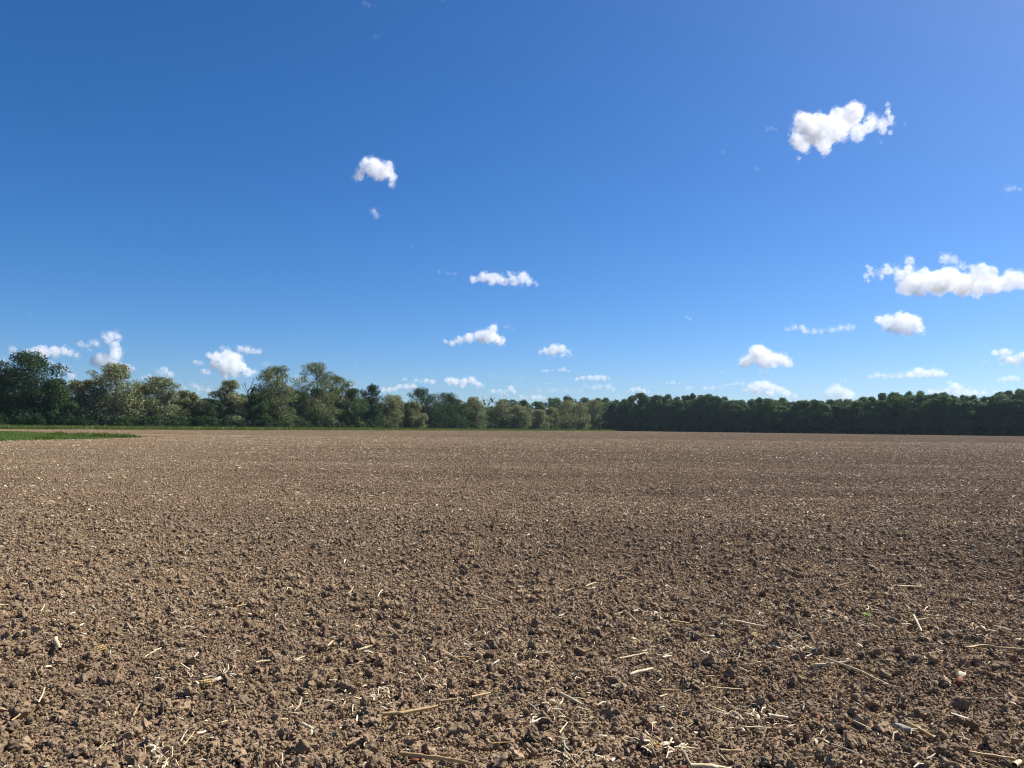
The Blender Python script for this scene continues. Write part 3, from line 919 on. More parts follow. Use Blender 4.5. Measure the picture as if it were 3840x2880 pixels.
NAMED = [
    (ZB, [(1095, 1140), (1270, 1132), (1560, 1085)], 13, 'gold', 'long golden jointed stalk lying in the front centre-left', 3),
    (ZB, [(1250, 1450), (1560, 1530), (1900, 1612)], 13, 'gold', 'long golden stalk running off the bottom edge left of centre', 3),
    (ZB, [(1580, 1042), (1770, 1003)], 9, 'brown', 'thin brown stalk just above the right end of the golden jointed one', 1),
    (ZB, [(1860, 1003), (2025, 962)], 9, 'gold', 'thin golden stalk slanting up right of the jointed one', 1),
    (ZB, [(890, 585), (1000, 565)], 10, 'pale', 'short grey-pale stalk stub left of centre with a dark hollow under it', 1),
    (ZB, [(560, 800), (568, 742), (632, 746)], 6, 'gold', 'small straw bent at a right angle, left of centre', 0),
    (ZB, [(1640, 625), (1775, 692)], 9, 'gold', 'golden straw of the crossed pair near the middle', 0),
    (ZB, [(1730, 655), (1845, 660)], 9, 'gold', 'flat-lying golden straw of the crossed pair near the middle', 0),
    (ZB, [(780, 1420), (980, 1320)], 10, 'brown', 'brown stalk half sunk in the soil, bottom left of centre', 1),
    (ZB, [(400, 1240), (505, 1272)], 12, 'husk', 'grey-white broken stalk shell in the left front', 0),
    (ZC, [(1010, 805), (1120, 775), (1205, 752)], 12, 'husk', 'bright white split stalk in the middle of the front right half', 0),
    (ZC, [(930, 660), (1150, 625)], 7, 'pale', 'slim pale stalk lying level above the bright white one', 1),
    (ZC, [(1295, 660), (1378, 645)], 11, 'pale', 'short thick pale stub right of the slim level stalk', 0),
    (ZC, [(420, 985), (600, 1050)], 9, 'husk', 'pale frayed stalk pointing down right, below centre', 0),
    (ZC, [(1910, 360), (2205, 370)], 8, 'pale', 'long level pale straw in the right half of mid field', 1),
    (ZC, [(1720, 930), (1990, 925)], 7, 'gold', 'long level tan straw right of centre in the front', 1),
    (ZC, [(1540, 1604), (1890, 1608)], 17, 'pale', 'thick pale stalk lying along the bottom edge', 1),
    (ZC, [(1480, 1480), (1545, 1592)], 14, 'brown', 'brown stub standing askew at the left end of the thick bottom stalk', 0),
    (ZC, [(1220, 1060), (1440, 1130)], 9, 'brown', 'brown stalk slanting down right in the front', 1),
    (ZC, [(1120, 1325), (1262, 1392)], 8, 'pale', 'pale straw leading down to the husk-wrapped cob', 0),
    (ZC, [(1400, 1442), (1592, 1435)], 7, 'pale', 'pale straw right of the husk-wrapped cob', 0),
    (ZC, [(2010, 1265), (2230, 1260)], 7, 'pale', 'level pale straw in the front right of the cob', 0),
    (ZC, [(1800, 1462), (1975, 1466)], 11, 'gold', 'flat tan stalk near the bottom edge right of the cob', 0),
    (ZC, [(1370, 350), (1530, 356)], 8, 'gold', 'golden straw with a frayed tan end, in mid field', 0),
    (ZD, [(480, 692), (760, 765), (1060, 850)], 8, 'pale', 'longest pale straw, slanting down right in the right foreground', 1),
    (ZD, [(405, 706), (690, 713)], 9, 'husk', 'short white level stalk crossing the longest pale straw', 0),
    (ZD, [(1200, 1220), (1442, 1362)], 12, 'gold', 'golden stalk slanting down beside the oval stone', 0),
    (ZD, [(1700, 560), (1860, 550), (2000, 580), (2230, 602)], 8, 'gold', 'long golden stalk reaching in from the right edge', 2),
    (ZD, [(1740, 1485), (2135, 1526)], 8, 'gold', 'long tan stalk near the bottom right corner', 1),
    (ZD, [(2128, 1616), (2182, 1528)], 16, 'pale', 'thick bright stub in the bottom right corner', 0),
    (ZD, [(0, 1170), (172, 1164)], 13, 'husk', 'thick white stalk stub in the front, right third', 0),
    (ZD, [(1240, 330), (1392, 335)], 8, 'pale', 'short level pale straw crossed by a slanting one, right mid field', 0),
    (ZD, [(1260, 300), (1317, 432)], 8, 'pale', 'slanting pale straw crossing the level one, right mid field', 0),
    (ZD, [(1960, 370), (2112, 450)], 9, 'pale', 'pale stalk near the right edge slanting down right', 1),
    (ZD, [(550, 40), (705, 28)], 7, 'brown', 'thin brown stalk lying level in right mid field', 0),
    (ZA, [(480, 472), (488, 610)], 15, 'pale', 'upright bright stalk stub at the left with a husk tuft', 0),
]
for z, p, w, m, lab, nd in NAMED:
    stalk(z, p, w, M[m], lab, nd)
GENERIC = [
    (ZA, [(340, 260), (392, 215)]), (ZA, [(1150, 1160), (1212, 1060)]), (ZA, [(1890, 1230), (2022, 1180)]), (ZA, [(2022, 1045), (2030, 1150)]), (ZA, [(1640, 700), (1712, 618)]),
    (ZA, [(1400, 1090), (1562, 1120)]), (ZA, [(100, 1200), (232, 1110)]), (ZA, [(330, 1030), (402, 930)]), (ZA, [(2040, 230), (2172, 180)]), (ZA, [(780, 210), (836, 240)]), (ZA, [(0, 208), (78, 200)]),
    (ZA, [(300, 740), (316, 806)]), (ZA, [(1230, 650), (1392, 590)]), (ZA, [(1590, 1420), (1682, 1288)]), (ZA, [(1320, 1450), (1432, 1428)]), (ZA, [(1488, 1425), (1494, 1524)]), (ZA, [(1290, 1560), (1392, 1508)]),
    (ZA, [(1396, 1610), (1452, 1530)]), (ZA, [(1248, 1430), (1262, 1512)]), (ZA, [(1560, 1380), (1612, 1290)]), (ZA, [(1520, 1540), (1535, 1605)]),
    (ZB, [(640, 785), (732, 832)]), (ZB, [(620, 550), (667, 518)]), (ZB, [(800, 100), (866, 48)]), (ZB, [(1050, 150), (1087, 63)]), (ZB, [(1960, 140), (2132, 170)]), (ZB, [(1880, 245), (2032, 235)]),
    (ZB, [(1390, 800), (1482, 890)]), (ZB, [(890, 850), (1032, 886)]), (ZB, [(320, 685), (412, 648)]), (ZB, [(0, 705), (122, 678)]), (ZB, [(1500, 612), (1532, 568)]), (ZB, [(930, 1002), (1072, 1000)]),
    (ZB, [(2030, 1402), (2212, 1388)]), (ZB, [(168, 1568), (200, 1612)]), (ZB, [(225, 1500), (232, 1590)]), (ZB, [(870, 1120), (970, 1140)]),
    (ZC, [(1000, 280), (1112, 372)]), (ZC, [(920, 282), (987, 254)]), (ZC, [(190, 615), (352, 626)]), (ZC, [(410, 1302), (482, 1224)]), (ZC, [(1480, 1178), (1542, 1222)]), (ZC, [(1780, 1490), (1852, 1552)]),
    (ZC, [(1290, 940), (1422, 940)]), (ZC, [(140, 1040), (222, 1122)]), (ZC, [(450, 1450), (582, 1602)]), (ZC, [(460, 82), (552, 54)]), (ZC, [(640, 52), (732, 0)]), (ZC, [(1145, 385), (1160, 330)]), (ZC, [(1055, 915), (1150, 972)]),
    (ZC, [(1280, 1000), (1340, 972)]), (ZC, [(1890, 625), (2010, 668)]), (ZC, [(1960, 740), (2050, 790)]), (ZC, [(1620, 825), (1750, 820)]), (ZC, [(1830, 1000), (1890, 1055)]),
    (ZD, [(1150, 370), (1232, 370)]), (ZD, [(860, 210), (962, 210)]), (ZD, [(1120, 46), (1322, 40)]), (ZD, [(480, 258), (542, 332)]), (ZD, [(710, 350), (852, 386)]), (ZD, [(870, 375), (972, 400)]), (ZD, [(2070, 152), (2122, 108)]),
    (ZD, [(200, 1510), (392, 1542)]), (ZD, [(590, 1210), (772, 1286)]), (ZD, [(550, 1410), (822, 1502)]), (ZD, [(440, 590), (502, 543)]), (ZD, [(1850, 1560), (1992, 1612)]), (ZD, [(0, 700), (132, 752)]), (ZD, [(1350, 290), (1472, 300)]),
    (ZD, [(1520, 820), (1580, 890)]), (ZD, [(280, 565), (290, 620)]), (ZD, [(1420, 1350), (1570, 1340)]), (ZD, [(420, 1355), (530, 1385)]), (ZD, [(1050, 1050), (1100, 1055)]),
]
for k, (z, p) in enumerate(GENERIC):
    tone = ('pale', 'gold', 'pale', 'gold', 'husk')[k % 5]
    word = {'pale': 'pale', 'gold': 'golden', 'husk': 'whitish'}[tone]
    stalk(z, p, rng.uniform(4, 6.5), M[tone], 'one of the short %s straw pieces strewn over the front soil' % word, 0, 0.029, 'short straw pieces on the front soil')

def cob(px, py, length, label, heading, husk=True, core=False):
    """stub of a maize cob: rows of kernels on a core, with papery husk leaves"""
    g = on_ground(px, py, 0.03)
    d = (g - Vector((0, 0, EYE))).length
    L = length / F_SRC * d
    r = L * .27
    e = bpy.data.objects.new('maize_cob', None); COL.objects.link(e)
    e.location = (g.x, g.y, .015 + r * .6); e.rotation_euler = (0, rng.uniform(-.2, .2), heading)
    tag(e, label, 'maize cob', 'maize cobs on the soil')
    s = Soup()
    tube(s, [(-L * .5, 0, 0), (-L * .45, 0, 0), (0, 0, 0), (L * .4, 0, 0), (L * .5, 0, 0)], [r * .1, r * .6, r * .8, r * .6, r * .08], 10)
    obj('core', s.mesh('core', True), M['cobcore'], e)
    if not core:
        s = Soup(); v0, f0 = ICO[1]
        for a_ in range(10):
            for b_ in range(9):
                if rng.uniform() < .12:
                    continue
                x = -L * .42 + b_ * L * .84 / 8
                rr = r * (1 - .5 * abs(x / (L * .5)) ** 2.2)
                th = a_ * 2 * math.pi / 10
                s.add(v0 * np.array([L * .055, r * .28, r * .28]) + np.array([x, rr * math.cos(th), rr * math.sin(th)]), f0)
        obj('kernels', s.mesh('kernels', True), M['kernel'], e)
    if husk:
        for k in range(5):
            s = Soup(); th = rng.uniform(-1.5, 1.5); n = 6
            t = np.linspace(0, 1, n)
            x = L * (.25 + t * rng.uniform(.5, .9)); sp = t * L * rng.uniform(.1, .45) * math.sin(th); z = r * .3 + np.sin(t * 2.2) * L * .18 * math.cos(th)
            w = L * .14 * np.sin(np.pi * (0.15 + .8 * t))
            V = np.concatenate([np.column_stack([x, sp - w, z]), np.column_stack([x, sp + w, z + w * .4])])
            f = [(i, i + 1, i + 1 + n, i + n) for i in range(n - 1)]
            s.add(V, f)
            obj('husk_leaf', s.mesh('husk_leaf', True), M['husk'], e)
cob(777, 2562, 44, 'yellow maize cob stub with torn white husk, left front', 0.4)
cob(2454, 2806, 58, 'yellow maize cob wrapped in white husk near the bottom edge', 0.3)
cob(2827, 2382, 32, 'small yellow cob tip lying in right mid field', 1.0, False)
cob(2389, 2406, 32, 'yellow curled cob scrap right of centre', 2.2, True)
cob(375, 2434, 38, 'bright yellow cob scrap lying alone at the left', 0.6, False)
cob(1556, 2845, 30, 'red-brown cob core beside the golden stalk at the bottom edge', 0.2, False, True)
cob(3068, 2688, 30, 'red-brown cob core in the front, right third', 1.2, False, True)
cob(3598, 2552, 44, 'red-brown cob scrap with pale husk near the right edge', 0.8, True, True)
cob(3460, 2808, 36, 'dark red cob core left of the long tan stalk, bottom right', 0.1, False, True)
cob(2562, 2874, 34, 'red-brown cob core at the left end of the thick bottom stalk', 0.4, False, True)

# papery husk scraps
for k, (px, py, w) in enumerate([(1330, 2640, 30), (1440, 2655, 26), (1392, 2612, 26), (745, 2565, 30), (820, 2545, 26), (590, 2840, 34), (620, 2865, 30), (2158, 2838, 34), (2200, 2845, 26), (2765, 2695, 30), (2842, 2690, 34), (3015, 2430, 24), (2930, 2435, 24),
                               (3485, 2450, 20), (3060, 2780, 26), (3098, 2780, 24), (2110, 2690, 32), (2634, 2565, 26), (1665, 2570, 22), (795, 2770, 26), (200, 2325, 20), (3795, 2640, 24), (3120, 2330, 20), (2060, 2772, 28), (1168, 2745, 24), (3180, 2475, 24)]):
    g = on_ground(px, py, 0.03); d = (g - Vector((0, 0, EYE))).length
    L = w / F_SRC * d
    n = 7; t = np.linspace(-.5, .5, n)
    cur = rng.uniform(.15, .5)
    x = t * L; y = np.sin(t * 3) * L * .15; z = (0.25 - t ** 2) * L * cur * 2
    wd = L * .2 * np.cos(t * 2.6)
    V = np.concatenate([np.column_stack([x, y - wd, z]), np.column_stack([x, y, z + L * .05]), np.column_stack([x, y + wd, z - L * .03])])
    f = [(r_ * n + i, r_ * n + i + 1, (r_ + 1) * n + i + 1, (r_ + 1) * n + i) for r_ in range(2) for i in range(n - 1)]
    o = obj('husk_scrap', mesh_from('husk_scrap', V, f, True), M['husk'], loc=g)
    o.rotation_euler = (rng.normal(0, .3), rng.normal(0, .2), rng.uniform(0, 6.28))
    tag(o, 'one of the curled white husk scraps lying on the front soil', 'husk', 'husk scraps on the front soil')

# green seedling
g = on_ground(3249, 2322, .02)
s = Soup()
for k in range(7):
    th = k * 0.9 + rng.uniform(-.2, .2); n = 5; t = np.linspace(0, 1, n); L = .045
    dx, dy = math.cos(th), math.sin(th)
    w = .011 * np.sin(np.pi * (.12 + .85 * t))
    c = np.column_stack([dx * L * t, dy * L * t, .03 + .02 * np.sin(t * 2.5)])
    sd = np.array([-dy, dx, 0])
    s.add(np.concatenate([c - sd * w[:, None], c + sd * w[:, None]]), [(i, i + 1, i + 1 + n, i + n) for i in range(n - 1)])
se = bpy.data.objects.new('seedling', None); COL.objects.link(se); se.location = g
tag(se, 'tiny bright green seedling sprouting from bare soil at the right', 'seedling')
obj('leaves', s.mesh('leaves'), M['seedling'], se)
s = Soup(); tube(s, [(0, 0, -.02), (0, 0, .01), (0, 0, .033)], [.003, .003, .002], 6)
obj('stem', s.mesh('stem', True), M['seedling'], se)

# ------------------------------------------------------------------ clouds
def cloud_material(name, dens, size, lumps=0.45):
    """white scattering water droplets; dens per metre, uneven at the scale size (m)"""
    m, nt, out = nmat(name)
    tc = nt.nodes.new('ShaderNodeTexCoord')
    n = noise(nt, tc.outputs['Object'], 1.0 / size, 6, 0.68)
    k = nt.nodes.new('ShaderNodeMapRange')
    k.interpolation_type = 'SMOOTHSTEP'
    k.inputs['From Min'].default_value = lumps - 0.08
    k.inputs['From Max'].default_value = lumps + 0.14
    k.inputs['To Min'].default_value = 0.02
    k.inputs['To Max'].default_value = 1.0
    nt.links.new(n, k.inputs['Value'])
    vs = nt.nodes.new('ShaderNodeVolumeScatter')
    vs.inputs['Color'].default_value = (1.0, 1.0, 1.0, 1.0)
    vs.inputs['Anisotropy'].default_value = 0.15
    nt.links.new(math_node(nt, 'MULTIPLY', k.outputs[0], dens), vs.inputs['Density'])
    nt.links.new(vs.outputs[0], out.inputs['Volume'])
    return m

cg = bpy.data.node_groups.new('puffs_to_hull', 'GeometryNodeTree')
cg.interface.new_socket('Geometry', in_out='INPUT', socket_type='NodeSocketGeometry')
vs_sock = cg.interface.new_socket('Voxel', in_out='INPUT', socket_type='NodeSocketFloat')
cg.interface.new_socket('Geometry', in_out='OUTPUT', socket_type='NodeSocketGeometry')
gi, go = cg.nodes.new('NodeGroupInput'), cg.nodes.new('NodeGroupOutput')
m2p = cg.nodes.new('GeometryNodeMeshToPoints')
ra = cg.nodes.new('GeometryNodeInputNamedAttribute'); ra.data_type = 'FLOAT'; ra.inputs['Name'].default_value = 'puff'
p2v = cg.nodes.new('GeometryNodePointsToVolume'); p2v.resolution_mode = 'VOXEL_SIZE'
v2m = cg.nodes.new('GeometryNodeVolumeToMesh'); v2m.resolution_mode = 'GRID'
v2m.inputs['Threshold'].default_value = 0.1
cg.links.new(gi.outputs[0], m2p.inputs['Mesh'])
cg.links.new(ra.outputs['Attribute'], m2p.inputs['Radius'])
cg.links.new(m2p.outputs[0], p2v.inputs['Points'])
cg.links.new(ra.outputs['Attribute'], p2v.inputs['Radius'])
cg.links.new(gi.outputs[1], p2v.inputs['Voxel Size'])
cg.links.new(p2v.outputs[0], v2m.inputs['Volume'])
cg.links.new(v2m.outputs[0], go.inputs[0])

def cloud(zoom, puffs, label, dens=1.0, group='clouds', name='cloud', fluff=1.0):
    """puffs: (x, y, r) in zoomed-crop pixels; built as a lumpy body of its own depth at cloud height"""
    x0, y0, sc = zoom
    pf = np.array([(x0 + a_ / sc, y0 + b_ / sc, c_ / sc) for a_, b_, c_ in puffs])
    cxp = (pf[:, 0].min() + pf[:, 0].max()) / 2
    basep = (pf[:, 1] + pf[:, 2]).max()
    d = ray(cxp, basep)
    el = math.asin(max(d.z, 0.02))
    horiz = min(1300.0 / math.tan(el), 24000.0)
    D = horiz / math.cos(el)
    m = D / F_SRC                                   # metres per photograph pixel there
    rng = np.random.default_rng(int(abs(cxp * 7 + basep * 13)))
    fwd = Vector((d.x, d.y, 0)).normalized(); right = Vector((fwd.y, -fwd.x, 0))
    origin = Vector((0, 0, EYE)) + d * D
    loc, prim = [], []
    wid = pf[:, 0].max() - pf[:, 0].min() + 2 * pf[:, 2].mean()
    thick = max(0.16 * wid, pf[:, 2].mean() * .8)
    for X, Y, r in pf:
        pr = ray(X, Y)
        # sight line meets the vertical plane through the cloud
        t = (origin - Vector((0, 0, EYE))).dot(fwd) / pr.dot(fwd)
        q = Vector((0, 0, EYE)) + pr * t - origin
        u, v = q.dot(right) / m, q.z / m
        w = rng.normal(0, 1) * min(thick, r * 2) * .5
        loc.append((u, w, v, r * .85))
        if len(prim):
            k = int(np.argmin([(p[0] - u) ** 2 + (p[2] - v) ** 2 for p in prim])); q_ = prim[k]
            for t_ in (.33, .67):
                loc.append((q_[0] * t_ + u * (1 - t_), q_[1] * t_ + w * (1 - t_), q_[2] * t_ + v * (1 - t_), min(q_[3], r) * .74))
        prim.append((u, w, v, r))
        kids = int(14 * fluff)
        for _ in range(kids):
            n = rng.normal(size=3); n[2] = n[2] * .8 + .25; n /= np.linalg.norm(n)
            r1 = r * rng.uniform(.24, .44)
            c1 = np.array([u, w, v]) + n * r * rng.uniform(.5, .74)
            if c1[2] - r1 < -0.2 * r:
                c1[2] = -0.2 * r + r1
            loc.append((*c1, r1))
            for _ in range(2):
                n2 = rng.normal(size=3) + n * .7; n2 /= np.linalg.norm(n2)
                r2 = r1 * rng.uniform(.28, .5)
                c2 = c1 + n2 * r1 * rng.uniform(.75, 1.0)
                if c2[2] - r2 < -0.25 * r:
                    continue
                loc.append((*c2, r2))
        for _ in range(3):                            # depth
            w2 = w + rng.normal(0, 1) * thick * .8
            loc.append((u + rng.normal(0, .2) * r, w2, v + rng.normal(0, .1) * r, r * rng.uniform(.5, .8)))
    loc = np.array(loc)
    vox = max(2.0, min(4.2, wid / 75.0))
    loc = loc[loc[:, 3] > 2.2]
    rmean = float(pf[:, 2].mean())

    def hull_mesh(grow, amp, vx):
        me = bpy.data.meshes.new('puffs')
        me.from_pydata([tuple(p) for p in loc[:, :3]], [], [])
        at = me.attributes.new('puff', 'FLOAT', 'POINT'); at.data.foreach_set('value', (loc[:, 3] + grow).astype(np.float32))
        tmp = bpy.data.objects.new('puffs', me); COL.objects.link(tmp)
        md = tmp.modifiers.new('hull', 'NODES'); md.node_group = cg
        md[vs_sock.identifier] = float(vx)
        dg = bpy.context.evaluated_depsgraph_get(); dg.update()
        hull = bpy.data.meshes.new_from_object(tmp.evaluated_get(dg))
        bpy.data.objects.remove(tmp); bpy.data.meshes.remove(me)
        n = len(hull.vertices)
        co = np.empty(n * 3, dtype=np.float32); hull.vertices.foreach_get('co', co); co = co.reshape(-1, 3)
        nr = np.empty(n * 3, dtype=np.float32); hull.vertices.foreach_get('normal', nr); nr = nr.reshape(-1, 3)
        wv = wavy(co / 10.0, rng, (1.0, 2.0, 4.0, 7.0), (1.0, .8, .7, .5))
        co = (co + nr * (wv * amp)[:, None]) * m
        hull.vertices.foreach_set('co', co.ravel().astype(np.float32)); hull.update()
        hull.materials.clear()
        return hull

    wisp = dens < .3
    dd = dens if wisp else min(1.0, dens * 1.35)
    cell = max(5.0, min(15.0, rmean * .8))
    hull = hull_mesh(-1.0 if rmean > 9 else 0.0, 2.2 if rmean > 9 else 1.2, vox)
    hull.materials.append(cloud_material(name, 0.042 * dd / m, cell * m, 0.46 if dens > .5 else 0.48))
    o = bpy.data.objects.new(name, hull); COL.objects.link(o)
    o.matrix_world = Matrix.Translation(origin) @ Matrix(((right.x, fwd.x, 0, 0), (right.y, fwd.y, 0, 0), (0, 0, 1, 0), (0, 0, 0, 1)))
    tag(o, label, 'cloud', group)
    if not wisp and rmean > 7:
        fr = hull_mesh(min(3.5, rmean * .25), 3.4, vox * 1.5)
        fr.materials.append(cloud_material('fringe', 0.020 * dd / m, cell * .8 * m, 0.53))
        obj('fringe', fr, None, o)
    return o

